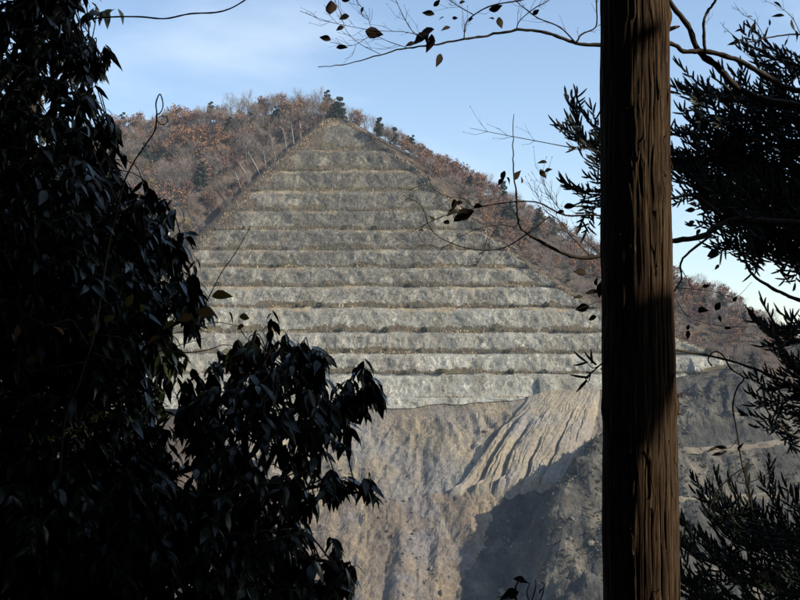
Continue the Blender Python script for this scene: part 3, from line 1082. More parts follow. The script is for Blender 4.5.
# pale dead trunks along the edge of the wood
for k, (px, py, ht, ln) in enumerate([(292, 150, 13, -0.25), (284, 158, 14, -0.3), (277, 163, 11, -0.2), (299, 143, 12, -0.18), (268, 172, 12, -0.75), (262, 178, 11, -0.85), (306, 138, 10, -0.1), (250, 190, 10, -0.5)]):
    q = on_face(px, py)
    x, y = q[0] - 3 - 1.5 * (k % 3), q[1] + 1
    z = float(H(x, y))
    r = empty("dead_tree", (x, y, z))
    tag(r, "pale dead tree leaning out beside the upper terraces", "tree", "pale dead trees along the edge of the terraces")
    b = MB()
    rg = np.random.default_rng(500 + k)
    top = np.array([ln * ht * 0.75, 0, ht])
    b.tube([(0, 0, -0.6), tuple(top * 0.5 + rg.normal(0, 0.25, 3)), tuple(top)], [0.27, 0.2, 0.06], 5)
    b.obj("trunk", [M_PALE], r)
    b = MB()
    for _ in range(7):
        t = rg.uniform(0.45, 0.95)
        b0 = top * t
        d = rg.normal(0, 1, 3) * np.array([1, 1, 0.3]) + np.array([0, 0, 0.8])
        b.tube([b0, b0 + d * 0.9, b0 + d * 1.7 + np.array([0, 0, 0.5])], [0.09, 0.06, 0.02], 3)
    b.obj("branches", [M_PALE], r)


# ================================================================== FOREGROUND
def ground_z(x, y):
    return float(H(x, y))


def smooth_path(pts, per=5):
    """Catmull-Rom through the points"""
    pts = np.asarray(pts, float)
    if len(pts) < 3:
        return np.array([pts[0] + (pts[-1] - pts[0]) * t for t in np.linspace(0, 1, per)])
    e = np.vstack([2 * pts[0] - pts[1], pts, 2 * pts[-1] - pts[-2]])
    out = []
    for i in range(1, len(e) - 2):
        for t in np.linspace(0, 1, per, endpoint=False):
            a, b, c, d = e[i - 1], e[i], e[i + 1], e[i + 2]
            out.append(0.5 * ((2 * b) + (c - a) * t + (2 * a - 5 * b + 4 * c - d) * t * t + (3 * b - a - 3 * c + d) * t ** 3))
    out.append(pts[-1])
    return np.array(out)


# ------------------------------------------------------------------ the cedar trunk
TD = 4.7
tA, tB = P(634, 0, TD), P(641, 600, TD)
axis = (tB - tA) / (tA[2] - tB[2])              # per metre of drop


def trunk_c(z):
    return tA + axis * (tA[2] - z)


TZ0 = ground_z(trunk_c(0)[0], TD) - 0.25
zz = np.concatenate([np.arange(TZ0, 0.45, 0.03), np.arange(0.45, 3.45, 0.009), np.arange(3.45, 11, 0.12)])
NA = 420
th = np.linspace(0, 2 * math.pi, NA, endpoint=False)
ZT, TH = np.meshgrid(zz, th, indexing='ij')


def trunk_r(z):
    r = np.interp(z, [-1, 0.0, 0.35, tB[2], tA[2], 8, 11], [0.34, 0.20, 0.160, 0.1555, 0.1425, 0.10, 0.07])
    return r


def bark_d(th, z):
    s = th / (2 * math.pi) * 58
    warp = 0.9 * fbm(z * 2.2, th * 3, 91, 3)
    rid = np.abs(vn(s + warp, z * 1.9 + 0.3 * th, 92) * 2 - 1)
    rid2 = vn(s * 3.1 + warp * 2.5, z * 5.5, 93)
    fis = np.abs(vn(s * 0.5 + warp, z * 1.1, 94) - 0.5) * 2
    d = 0.0026 * rid + 0.0034 * rid2 - 0.0062 * np.clip(0.2 - fis, 0, 1) / 0.2
    d += 0.0022 * (vn(s * 0.9 + warp, np.floor(z * 9 + 3 * vn(s, z * 0 + 1, 97)), 96) - 0.5)
    d += 0.006 * fbm(th * 2, z * 2.2, 95, 3)
    return d


RT = trunk_r(ZT) + bark_d(TH, ZT)
# knots and lumps
for (kpx, kpy, amp, sig) in [(604, 408, 0.012, 0.035), (672, 405, 0.014, 0.03), (648, 38, 0.010, 0.05), (667, 20, 0.014, 0.03), (602, 250, 0.006, 0.05), (655, 195, 0.008, 0.03)]:
    q = P(kpx, kpy, TD)
    ang = math.atan2(-1.0, np.clip((q[0] - trunk_c(q[2])[0]) / 0.15, -1, 1) * 3)
    ang = math.atan2(-math.sqrt(max(0.02, 1 - min(1, ((q[0] - trunk_c(q[2])[0]) / 0.15) ** 2))), np.clip((q[0] - trunk_c(q[2])[0]) / 0.15, -1, 1))
    da = np.angle(np.exp(1j * (TH - ang))) * 0.15
    RT += amp * np.exp(-(da ** 2 + (ZT - q[2]) ** 2) / (2 * sig * sig))
cx = tA[0] + axis[0] * (tA[2] - ZT)
cyy = tA[1] + axis[1] * (tA[2] - ZT)
VX, VY = cx + RT * np.cos(TH), cyy + RT * np.sin(TH)
mb = MB()
k_, c_ = ZT.shape
i_, j_ = np.meshgrid(np.arange(k_ - 1), np.arange(c_), indexing='ij')
q_ = np.stack([i_ * c_ + j_, i_ * c_ + (j_ + 1) % c_, (i_ + 1) * c_ + (j_ + 1) % c_, (i_ + 1) * c_ + j_], -1).reshape(-1, 4)
mb.add(np.stack([VX, VY, ZT], -1), q_)
cedar = empty("cedar_tree", (trunk_c(TZ0 + 0.25)[0], trunk_c(TZ0 + 0.25)[1], TZ0 + 0.25))
tag(cedar, "tall straight trunk with fibrous brown bark in front of the terraces", "tree")
part(mb, "trunk", [M_BARK], cedar, smooth=True)
# loose ribbons of bark
rg = np.random.default_rng(33)
for k in range(34):
    z0 = rg.uniform(0.5, 3.2)
    a0 = rg.uniform(-2.9, -0.15)
    L = rg.uniform(0.12, 0.42)
    wv = rg.uniform(0.004, 0.010)
    b = MB()
    nz_ = 9
    tz = np.linspace(0, 1, nz_)
    rows = []
    for t in tz:
        z = z0 + t * L
        a = a0 + 0.06 * math.sin(t * 2 + k) + 0.02 * math.sin(9 * t + k)
        rr = float(trunk_r(z)) + float(np.max(bark_d(np.linspace(a - 0.06, a + 0.06, 5), np.full(5, z)))) + 0.0005 + 0.007 * (abs(t - 0.5) * 2) ** 5 * (1 if k % 3 else 2)
        c = trunk_c(z)
        ww = wv * (1 - 0.6 * abs(2 * t - 1) ** 3)
        tang = np.array([-math.sin(a), math.cos(a), 0])
        nrm = np.array([math.cos(a), math.sin(a), 0])
        pc = np.array([c[0], c[1], z]) + nrm * rr
        rows.append([pc - tang * ww, pc + nrm * 0.002, pc + tang * ww, pc - nrm * 0.004])
    V = np.array(rows).reshape(-1, 3)
    q = []
    for a in range(nz_ - 1):
        for c in range(4):
            q.append((a * 4 + c, a * 4 + (c + 1) % 4, (a + 1) * 4 + (c + 1) % 4, (a + 1) * 4 + c))
    q.append((0, 1, 2, 3))
    q.append(((nz_ - 1) * 4 + 3, (nz_ - 1) * 4 + 2, (nz_ - 1) * 4 + 1, (nz_ - 1) * 4))
    b.add(V, q)
    part(b, "bark_strip", [M_BARK], cedar, smooth=False)
# dead branch stubs on the trunk
for (kpx, kpy, dx, dz, L) in [(668, 32, 1, 0.25, 0.05), (672, 397, 1, 0.35, 0.04), (673, 412, 1, -0.2, 0.035), (606, 402, -1, 0.1, 0.012)]:
    q = P(kpx, kpy, TD)
    c = trunk_c(q[2])
    s = 1 if dx > 0 else -1
    p0 = np.array([c[0] + s * 0.135, c[1] - 0.03, q[2]])
    b = MB()
    b.tube([p0, p0 + np.array([s * L * 0.6, -0.01, dz * L * 0.6]), p0 + np.array([s * L, -0.01, dz * L])], [0.011, 0.008, 0.004], 6)
    part(b, "branch_stub", [M_BARK], cedar)

# ------------------------------------------------------------------ leaf templates
def leaf_template(w=0.36, droop=0.28, fold=0.10, tip=1.0):
    ts = [0.0, 0.12, 0.32, 0.55, 0.8, 1.0]
    ws = [0.03, 0.55, 0.98, 0.92, 0.45, 0.0]
    v, t = [], []
    for a, b in zip(ts[:-1], ws[:-1]):
        z = -droop * a * a
        v += [(-w / 2 * b, a, z + fold * b * w), (0, a, z), (w / 2 * b, a, z + fold * b * w)]
    v.append((0, 1.0, -droop))
    for i in range(4):
        o = 3 * i
        t += [(o, o + 1, o + 4), (o, o + 4, o + 3), (o + 1, o + 2, o + 5), (o + 1, o + 5, o + 4)]
    t += [(12, 13, 15), (13, 14, 15)]
    return np.array(v), np.array(t)


LF_V, LF_T = leaf_template()
LFW_V, LFW_T = leaf_template(0.62, 0.25, 0.16)
LEAF_ME = {}


def leaf_mesh(key, tv, tt, mat):
    if key not in LEAF_ME:
        b = MB()
        b.add(tv, None, tt)
        LEAF_ME[key] = b.mesh("leaf", [mat], smooth=True)
    return LEAF_ME[key]


def leaf_object(root, me, M, T):
    """one leaf as an object of its own, M columns already scaled"""
    o = bpy.data.objects.new("leaf", me)
    COL.objects.link(o)
    m = Matrix([[M[0, 0], M[0, 1], M[0, 2], T[0] - root.location[0]],
                [M[1, 0], M[1, 1], M[1, 2], T[1] - root.location[1]],
                [M[2, 0], M[2, 1], M[2, 2], T[2] - root.location[2]], [0, 0, 0, 1]])
    o.parent = root
    o.matrix_local = m
    return o


def inside(poly, x, y):
    r = False
    n = len(poly)
    j = n - 1
    for i in range(n):
        xi, yi = poly[i]
        xj, yj = poly[j]
        if (yi > y) != (yj > y) and x < (xj - xi) * (y - yi) / (yj - yi) + xi:
            r = not r
        j = i
    return r


def edge_dist(poly, x, y):
    d = 1e9
    for i in range(len(poly)):
        ax, ay = poly[i]
        bx, by = poly[(i + 1) % len(poly)]
        l2 = (bx - ax) ** 2 + (by - ay) ** 2
        t = max(0, min(1, ((x - ax) * (bx - ax) + (y - ay) * (by - ay)) / l2)) if l2 else 0
        d = min(d, math.hypot(x - ax - t * (bx - ax), y - ay - t * (by - ay)))
    return d


def leafy(root, limbs, tips, leaf_len, mat, key, rg, per=(8, 13), nsingle=300, score=None, tw=(0.10, 0.22)):
    """limbs: list of (points Nx3, r0, r1); tips: Nx3 twig ends.  Twigs grow from the nearest limb, leaves droop from them."""
    b = MB()
    samples = []
    for pts, r0, r1 in limbs:
        sp = smooth_path(pts, 6)
        b.tube(sp, np.linspace(r0, r1, len(sp)), 7)
        samples.append(sp)
    part(b, "limbs", [M_BRANCH], root, smooth=True)
    S = np.vstack(samples)
    extra = []
    for sp in samples[1:]:
        for _ in range(9):
            extra.append(sp[-1 - rg.integers(0, 7)] + rg.normal(0, 0.035, 3))
    tips = np.vstack([tips, np.array(extra)])
    twg = MB()
    Ms, Ts, Sc = [], [], []
    for ti, tip in enumerate(tips):
        dd = np.linalg.norm(S - (tip - np.array([0, 0, 0.06])), axis=1)
        s0 = S[np.argmin(dd)]
        d = tip - s0
        dist = np.linalg.norm(d)
        L = rg.uniform(*tw)
        mid = s0 + d * 0.55 + np.array([0, 0, 0.04 + 0.10 * dist]) + rg.normal(0, 0.02, 3)
        path = smooth_path([s0, mid, tip], 4)
        twg.tube(path, np.linspace(0.0035, 0.0014, len(path)), 3, cap=False)
        n = rg.integers(*per)
        tang = path[-1] - path[-3]
        tang /= np.linalg.norm(tang) + 1e-9
        for k in range(n):
            u = (k + rg.uniform(0, 1)) / n
            base = tip - tang * L * (1 - u) * min(1.0, dist / L)
            a = k * 2.4 + rg.uniform(-0.5, 0.5)
            side = np.array([math.cos(a), math.sin(a), 0])
            ax = 0.45 * tang + 0.75 * side + np.array([0, 0, -0.55 + 0.5 * u * rg.uniform(-0.6, 1)]) + rg.normal(0, 0.18, 3)
            Ts.append(base)
            Ms.append(ax)
            Sc.append(leaf_len * rg.uniform(0.65, 1.15))
    part(twg, "twigs", [M_BRANCH], root)
    Ts, Ms, Sc = np.array(Ts), np.array(Ms), np.array(Sc)
    M = basis_from(Ms, rg.normal(0, 0.45, len(Ms)))
    M = M * np.stack([Sc * rg.uniform(0.8, 1.15, len(Sc)), Sc, Sc * rg.uniform(0.3, 1.5, len(Sc))], -1)[:, None, :]
    ctr = Ts + M[:, :, 1] * 0.5
    px = 400 + F * ctr[:, 0] / ctr[:, 1]
    py = 300 - F * (np.arctan2(ctr[:, 2] - CAMZ, ctr[:, 1]) - PITCH)
    sc = np.array([score(a, c, y) for a, c, y in zip(px, py, ctr[:, 1])]) if score else rg.uniform(0, 1, len(Ts))
    idx = np.argsort(-sc)[:nsingle]
    rest = np.ones(len(Ts), bool)
    rest[idx] = False
    me = leaf_mesh(key, LF_V, LF_T, mat)
    for i in idx:
        leaf_object(root, me, M[i], Ts[i])
    b = MB()
    b.many(LF_V, LF_T, M[rest], Ts[rest])
    f = part(b, "foliage", [mat], root, smooth=True)
    f["kind"] = "stuff"
    return len(Ts)


# ------------------------------------------------------------------ evergreen tree at the left
rg = np.random.default_rng(5)
UP = [(-70, -190), (60, -190), (82, -40), (86, 0), (90, 20), (84, 28), (100, 52), (112, 62), (112, 76), (104, 88), (114, 104), (118, 130), (124, 150), (122, 178), (140, 182), (168, 186), (190, 200), (196, 222),
      (190, 245), (208, 262), (200, 290), (214, 305), (222, 318), (200, 335), (200, 360), (190, 395), (180, 640), (-70, 640)]
SH = [(150, 420), (190, 385), (215, 352), (240, 345), (272, 338), (312, 346), (324, 356), (312, 372), (322, 392), (348, 383), (376, 388), (384, 404), (368, 420), (352, 444), (338, 462), (350, 486), (374, 498), (366, 512), (350, 525),
      (358, 540), (338, 552), (348, 575), (358, 600), (360, 650), (-40, 650), (-40, 470)]
tips, dep = [], []


def sample_poly(poly, n, ymean, yspan, inner, gaps=()):
    out = []
    x0, x1 = min(p[0] for p in poly), max(p[0] for p in poly)
    y0, y1 = min(p[1] for p in poly), max(p[1] for p in poly)
    while len(out) < n:
        x, y = rg.uniform(x0, x1), rg.uniform(y0, y1)
        if not inside(poly, x, y):
            continue
        e = edge_dist(poly, x, y)
        if e < 6 and rg.uniform() < 0.8:
            continue
        dens = float(vn(x / 26, y / 26, inner)) * 0.9 + min(e, 90) / 90 * 0.55
        if dens < 0.36 + 0.25 * rg.uniform():
            continue
        if any(math.hypot((x - g[0]) / (g[2] + 3), (y + 4 - g[1]) / (g[3] + 4)) < 1 for g in gaps):
            continue
        # thickness of the crown grows away from its outline
        span = yspan * math.sqrt(min(e + 6, 80) / 80)
        out.append(P(x, y, ymean(x, y) + rg.uniform(-1, 1) * span))
    return np.array(out)


troot_p = P(20, 560, 4.9)
gzt = ground_z(troot_p[0], troot_p[1])
tree = empty("evergreen_tree", (troot_p[0], troot_p[1], gzt))
tag(tree, "tall evergreen with glossy dark leaves reaching above the skyline", "tree")
tr0 = np.array([troot_p[0], troot_p[1], gzt - 0.15])
limbs = [([tr0, P(24, 420, 4.9), P(15, 250, 4.95), P(30, 80, 5.0), P(22, -60, 5.0), P(30, -230, 5.05)], 0.055, 0.02),
         ([P(22, 330, 4.92), P(70, 290, 4.7), P(130, 262, 4.6), P(182, 240, 4.55)], 0.022, 0.006),
         ([P(24, 420, 4.9), P(80, 370, 4.7), P(140, 340, 4.5), P(195, 315, 4.5)], 0.02, 0.006),
         ([P(15, 250, 4.95), P(50, 200, 4.8), P(95, 160, 4.8), P(112, 140, 4.8)], 0.02, 0.005),
         ([P(28, 110, 5.0), P(60, 70, 4.9), P(85, 60, 4.8), P(100, 62, 4.8)], 0.014, 0.005),
         ([P(22, -20, 5.0), P(55, -10, 4.9), P(80, 5, 4.9)], 0.014, 0.005),
         ([P(22, 450, 4.9), P(60, 470, 4.6), P(110, 480, 4.4), P(160, 470, 4.3)], 0.02, 0.006),
         ([P(22, 500, 4.9), P(60, 540, 4.6), P(120, 570, 4.4), P(160, 560, 4.3)], 0.02, 0.006),
         ([P(20, 200, 4.95), P(-20, 150, 5.0), P(-50, 60, 5.2)], 0.02, 0.005)]
gaps = [(48, 72, 10, 9), (22, 62, 9, 12), (42, 105, 8, 6), (68, 95, 8, 7), (86, 118, 7, 7), (12, 40, 7, 7), (34, 145, 6, 5), (62, 40, 6, 6)]
tips = np.vstack([sample_poly(UP, 1850, lambda x, y: 4.75, 0.75, 201, gaps), sample_poly([(-70, 130), (70, 150), (150, 230), (170, 330), (170, 640), (-70, 640)], 900, lambda x, y: 5.3, 0.6, 202)])
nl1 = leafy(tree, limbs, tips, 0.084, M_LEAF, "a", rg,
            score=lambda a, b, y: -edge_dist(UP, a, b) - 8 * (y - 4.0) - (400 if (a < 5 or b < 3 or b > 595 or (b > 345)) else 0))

broot_p = P(250, 590, 4.35)
gzb = ground_z(broot_p[0], broot_p[1])
shrub = empty("evergreen_shrub", (broot_p[0], broot_p[1], gzb))
tag(shrub, "bushy shrub of drooping glossy leaves standing against the pale lowest terraces", "shrub")
b0 = np.array([broot_p[0], broot_p[1], gzb - 0.1])
limbs = [([b0, P(252, 520, 4.35), P(245, 440, 4.3), P(258, 380, 4.3), P(270, 348, 4.25)], 0.022, 0.005),
         ([P(250, 500, 4.34), P(285, 430, 4.2), P(305, 380, 4.2), P(320, 356, 4.15)], 0.012, 0.004),
         ([P(252, 520, 4.35), P(310, 440, 4.2), P(345, 402, 4.2), P(374, 394, 4.15)], 0.012, 0.004),
         ([P(252, 540, 4.35), P(300, 505, 4.2), P(340, 494, 4.15), P(372, 492, 4.1)], 0.012, 0.004),
         ([P(252, 560, 4.35), P(300, 560, 4.2), P(328, 562, 4.15), P(343, 578, 4.1)], 0.012, 0.004),
         ([P(250, 500, 4.34), P(210, 440, 4.4), P(200, 400, 4.4)], 0.012, 0.004),
         ([P(252, 560, 4.35), P(180, 530, 4.3), P(110, 520, 4.2), P(40, 540, 4.2)], 0.014, 0.005),
         ([P(252, 585, 4.35), P(290, 620, 4.2), P(322, 632, 4.1)], 0.012, 0.004)]
gaps = [(218, 372, 9, 7), (296, 402, 6, 5), (286, 452, 6, 5), (316, 438, 7, 6), (268, 524, 5, 4), (328, 520, 7, 6), (206, 420, 5, 4), (300, 480, 5, 5), (330, 470, 9, 6)]
tips = np.vstack([sample_poly(SH, 720, lambda x, y: 4.25, 0.55, 203, gaps), sample_poly([(60, 520), (170, 450), (260, 440), (300, 520), (310, 640), (-40, 640)], 300, lambda x, y: 4.6, 0.4, 204)])
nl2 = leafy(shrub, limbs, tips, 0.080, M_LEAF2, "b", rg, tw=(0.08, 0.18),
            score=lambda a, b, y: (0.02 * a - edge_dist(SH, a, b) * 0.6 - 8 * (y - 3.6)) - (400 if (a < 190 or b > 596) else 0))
print("leaves", nl1, nl2)


# ------------------------------------------------------------------ twigs drawn from their paths
def px_path(pts, Y0, Y1=None, wob=0.0):
    Y1 = Y0 if Y1 is None else Y1
    return np.array([P(a, b, Y0 + (Y1 - Y0) * k / max(1, len(pts) - 1)) for k, (a, b) in enumerate(pts)])


def twig_mesh(mb, pts, Y0, Y1, r0, r1, seg=6, kink=0.004):
    p = px_path(pts, Y0, Y1)
    p[1:-1] += np.random.default_rng(len(pts) * 13 + int(abs(pts[0][0]))).normal(0, kink, p[1:-1].shape) * np.array([0.3, 2, 0.3])
    sp = smooth_path(p, 5)
    rk = np.random.default_rng(int(abs(pts[-1][0] * 7 + pts[0][1])))
    rad = np.linspace(r0, r1, len(sp)) * (1 + 0.09 * rk.normal(0, 1, len(sp)).clip(-1.2, 2.2))
    if r0 > 0.004:
        sp[1:-1] += rk.normal(0, 0.14 * min(r0, 0.012), sp[1:-1].shape)
    mb.tube(sp, rad, seg)
    return sp


def twiglets(mb, path, n, L, rg, r=0.0012, droop=0.0):
    for k in range(n):
        j = rg.integers(2, len(path) - 1)
        d = path[j] - path[j - 1]
        d /= np.linalg.norm(d) + 1e-9
        s = rg.normal(0, 1, 3)
        s -= d * np.dot(s, d)
        s /= np.linalg.norm(s) + 1e-9
        l = L * rg.uniform(0.4, 1.2)
        e1 = path[j] + (d * 0.7 + s * 0.6) * l * 0.5
        e2 = e1 + (d * 0.8 + s * 0.3 + np.array([0, 0, 0.2 - droop]) + rg.normal(0, 0.2, 3)) * l * 0.5
        mb.tube(np.array([path[j], e1, e2]), [r, r * 0.8, r * 0.5], 4, cap=False)
        for fk in range(rg.integers(0, 3)):
            f0 = path[j] + (e1 - path[j]) * rg.uniform(0.4, 1)
            f1 = f0 + (d * 0.5 - s * 0.5 * (1 if fk else -1) + rg.normal(0, 0.3, 3)) * l * 0.35
            mb.tube(np.array([f0, f1, f1 + (f1 - f0) * 0.5 + rg.normal(0, 0.05, 3) * l]), [r * 0.8, r * 0.6, r * 0.4], 3, cap=False)
        # buds
        mb.tube(np.array([e2, e2 + (e2 - e1) * 0.10]), [r * 1.5, r * 0.7], 4)


def broad_leaf(root, px, py, Y, length_px, ang, rg, mat=M_DEAD, key="d", wide=True, turn=None):
    """single hanging leaf: ang = picture direction of its tip in degrees (0 right, 90 up)"""
    a = math.radians(ang)
    L = length_px / F * Y * rg.uniform(0.78, 0.98)
    ax = np.array([[math.cos(a), rg.normal(0, 0.35), math.sin(a)]])
    M = basis_from(ax, np.array([rg.uniform(0.6, 1.5) if turn is None else turn]))[0]
    M = M * np.array([L * rg.uniform(0.75, 1.1), L, L * rg.uniform(0.5, 1.6)])[None, :]
    tv, tt = (LFW_V, LFW_T) if wide else (LF_V, LF_T)
    c = P(px, py, Y) - M[:, 1] * 0.5
    return leaf_object(root, leaf_mesh(key, tv, tt, mat), M, c)


# the bare tree whose limbs reach in from beyond the right edge
rg = np.random.default_rng(21)
bx = P(905, 500, 5.9)
gzd = ground_z(bx[0], bx[1])
dec = empty("bare_tree", (bx[0], bx[1], gzd))
tag(dec, "bare tree with dark crooked limbs and a few withered leaves", "tree")
b = MB()
tw = smooth_path([np.array([bx[0], bx[1], gzd - 0.15]), P(900, 420, 5.9), P(895, 250, 5.85), P(890, 120, 5.85), P(875, -60, 5.9), P(885, -300, 6.0)], 6)
b.tube(tw, np.linspace(0.075, 0.03, len(tw)), 9)
part(b, "trunk", [M_BRANCH], dec, smooth=True)


def branch(paths, name="branch", tl=0, L=0.1):
    b = MB()
    for pts, Y0, Y1, r0, r1 in paths:
        sp = twig_mesh(b, pts, Y0, Y1, r0, r1)
        if tl and r0 < 0.012:
            twiglets(b, sp, tl, L, rg)
    return part(b, name, [M_BRANCH], dec, smooth=True)


branch([([(890, 125), (840, 118), (800, 107), (768, 101), (750, 95), (734, 85), (717, 66), (698, 50), (687, 25), (668, 0), (640, -50)], 5.85, 5.6, 0.024, 0.013),
        ([(705, 51), (704, 36), (704, 22), (709, 11), (716, 0), (722, -20)], 5.65, 5.6, 0.009, 0.006)], tl=2)
branch([([(885, 60), (830, 85), (795, 90), (772, 80), (745, 63), (728, 56), (705, 51), (684, 51), (671, 44), (640, 42), (600, 45), (576, 43), (560, 37), (540, 32), (516, 31), (488, 34), (464, 40), (436, 45), (408, 48), (380, 54), (348, 64), (318, 67)], 5.75, 5.4, 0.017, 0.0018),
        ([(576, 43), (582, 34), (596, 26), (597, 8), (596, -20)], 5.5, 5.5, 0.005, 0.003),
        ([(576, 43), (560, 28), (540, 18), (528, 12), (516, 0), (505, -15)], 5.5, 5.5, 0.004, 0.002),
        ([(516, 31), (520, 20), (536, 8), (548, 0), (565, -15)], 5.45, 5.4, 0.003, 0.002),
        ([(464, 40), (466, 24), (474, 15), (492, 6), (524, 0), (560, -12)], 5.45, 5.4, 0.003, 0.004),
        ([(474, 15), (460, 7), (448, 0), (440, -8)], 5.42, 5.4, 0.0025, 0.002),
        ([(436, 45), (420, 36), (412, 30), (404, 18), (396, 0), (390, -15)], 5.42, 5.4, 0.0025, 0.0015),
        ([(420, 36), (404, 32), (372, 30), (330, 22), (300, 11)], 5.42, 5.4, 0.0018, 0.0012),
        ([(408, 48), (390, 42), (372, 36), (352, 46), (330, 42)], 5.42, 5.35, 0.0018, 0.0012),
        ([(380, 54), (360, 44), (346, 30), (340, 12), (332, -5)], 5.42, 5.35, 0.0016, 0.0012),
        ([(372, 30), (366, 14), (356, 0)], 5.4, 5.4, 0.0014, 0.001)], tl=8, L=0.13)
for (a, c, l, an) in [(331, 9, 20, -88), (344, 17, 12, 190), (374, 33, 20, -8), (325, 38, 14, 160), (342, 47, 14, 10), (424, 34, 28, 200), (430, 44, 22, -100), (439, 60, 18, -105), (446, 28, 13, 200), (428, 13, 17, 165),
                      (441, 18, 8, 190), (455, 18, 7, 0), (496, 8, 16, 10), (500, 23, 15, -80), (491, 18, 9, 140), (437, 3, 11, 40), (416, 42, 16, 185), (462, 2, 10, 30), (346, 0, 10, 10), (420, 38, 20, 215), (427, 40, 18, 250), (410, 44, 12, 200), (340, 28, 10, 200), (362, 10, 9, 250), (536, 12, 9, 40), (470, 20, 9, 200)]:
    broad_leaf(dec, a, c, 5.42, l, an, rg)
# middle twigs left of the trunk
branch([([(890, 230), (830, 225), (780, 222), (734, 220), (717, 227), (698, 238), (672, 241), (640, 250), (602, 256), (575, 257), (550, 247), (525, 232), (518, 220), (517, 200), (513, 170), (513, 145), (514, 114)], 5.85, 5.3, 0.02, 0.0015),
        ([(640, 250), (620, 228), (600, 216), (565, 215), (535, 202), (500, 203), (475, 208), (450, 215), (430, 222), (410, 233)], 5.45, 5.3, 0.006, 0.0014),
        ([(550, 216), (530, 232), (505, 247), (475, 250), (445, 240), (430, 228), (421, 205), (400, 194)], 5.4, 5.3, 0.004, 0.0012),
        ([(490, 249), (488, 238), (482, 255), (474, 268)], 5.35, 5.3, 0.0022, 0.001),
        ([(640, 200), (615, 160), (590, 150), (570, 148), (535, 140), (500, 134), (470, 128)], 5.45, 5.3, 0.004, 0.001),
        ([(565, 215), (552, 200), (545, 185), (540, 170)], 5.35, 5.3, 0.0022, 0.001),
        ([(590, 256), (570, 235), (560, 222), (545, 210), (535, 190)], 5.35, 5.3, 0.0025, 0.001),
        ([(525, 232), (505, 225), (480, 228), (462, 236), (440, 248), (418, 240)], 5.33, 5.3, 0.002, 0.001),
        ([(475, 208), (462, 198), (445, 196), (425, 186), (410, 190)], 5.33, 5.3, 0.002, 0.001),
        ([(602, 256), (585, 240), (566, 232), (558, 218), (552, 196)], 5.35, 5.3, 0.002, 0.001)], tl=15, L=0.12)
for (a, c, l, an) in [(461, 217, 22, 30), (454, 205, 15, -95), (458, 203, 12, 170), (468, 212, 12, 20), (503, 176, 14, -110), (509, 181, 10, -60), (517, 175, 15, 60), (542, 162, 13, 170), (543, 174, 13, -60), (570, 206, 16, 10), (446, 222, 9, 150), (421, 230, 6, 160), (465, 214, 24, 25), (452, 212, 14, 200), (478, 206, 10, 10), (500, 182, 10, 240), (522, 180, 9, 80), (560, 212, 10, 190), (548, 170, 9, 30), (432, 218, 8, 120)]:
    broad_leaf(dec, a, c, 5.3, l, an, rg)
# leaves and shoots close beside the trunk
branch([([(640, 300), (615, 300), (598, 302), (582, 308), (572, 312)], 5.3, 5.25, 0.003, 0.001),
        ([(640, 282), (612, 280), (596, 276), (580, 273), (573, 270)], 5.3, 5.25, 0.003, 0.001),
        ([(640, 262), (650, 275), (645, 300), (642, 330)], 5.35, 5.3, 0.006, 0.003)])
for (a, c, l, an) in [(580, 272, 16, 170), (596, 281, 12, 100), (600, 290, 18, 250), (578, 297, 12, 175), (582, 308, 15, 190), (592, 318, 12, 200), (592, 292, 14, 180)]:
    broad_leaf(dec, a, c, 5.27, l, an, rg)
# right of the trunk
branch([([(712, 235), (690, 252), (682, 263), (682, 279), (676, 288), (670, 300)], 5.6, 5.5, 0.007, 0.003),
        ([(740, 240), (750, 271), (767, 285), (783, 294), (800, 300), (850, 315), (892, 300)], 5.6, 5.85, 0.006, 0.012),
        ([(676, 288), (700, 290), (715, 292), (735, 297), (752, 282)], 5.55, 5.5, 0.002, 0.001),
        ([(671, 199), (690, 195), (701, 199), (720, 215)], 5.6, 5.65, 0.006, 0.01),
        ([(676, 300), (688, 316), (700, 322), (722, 326), (740, 327), (762, 326)], 5.5, 5.45, 0.002, 0.001),
        ([(682, 270), (690, 285), (694, 300), (706, 308)], 5.55, 5.5, 0.002, 0.001)], tl=3, L=0.07)
for (a, c, l, an) in [(693, 204, 11, 170), (690, 210, 12, 180), (691, 223, 11, 215), (698, 232, 8, 230), (717, 267, 9, 230), (712, 254, 16, 190), (702, 310, 14, 10), (718, 306, 13, 70), (728, 328, 10, 0), (688, 327, 8, 80), (688, 335, 11, -95), (720, 319, 9, -80), (706, 286, 9, 20), (735, 299, 9, 60)]:
    broad_leaf(dec, a, c, 5.5, l, an, rg, wide=(a % 2 == 0))
# top right leafy twigs
branch([([(890, -20), (840, 30), (790, 34), (765, 38), (745, 42), (728, 31), (720, 22)], 5.85, 5.5, 0.006, 0.001),
        ([(800, 33), (790, 18), (778, 8), (764, 0)], 5.6, 5.5, 0.002, 0.001),
        ([(765, 38), (755, 22), (742, 14), (738, 8)], 5.55, 5.5, 0.002, 0.001),
        ([(790, 34), (780, 50), (768, 50), (752, 48)], 5.55, 5.5, 0.002, 0.001)], tl=5, L=0.06)
for (a, c, l, an) in [(779, 4, 13, -30), (778, 15, 15, 170), (753, 28, 14, 250), (738, 30, 9, 180), (728, 29, 9, 120), (733, 43, 13, 180), (757, 42, 13, 200), (750, 16, 8, 170), (792, 26, 16, -80), (798, 36, 15, -70), (770, 22, 9, 90), (786, 42, 9, 240)]:
    broad_leaf(dec, a, c, 5.5, l, an, rg, wide=False, key="dn")

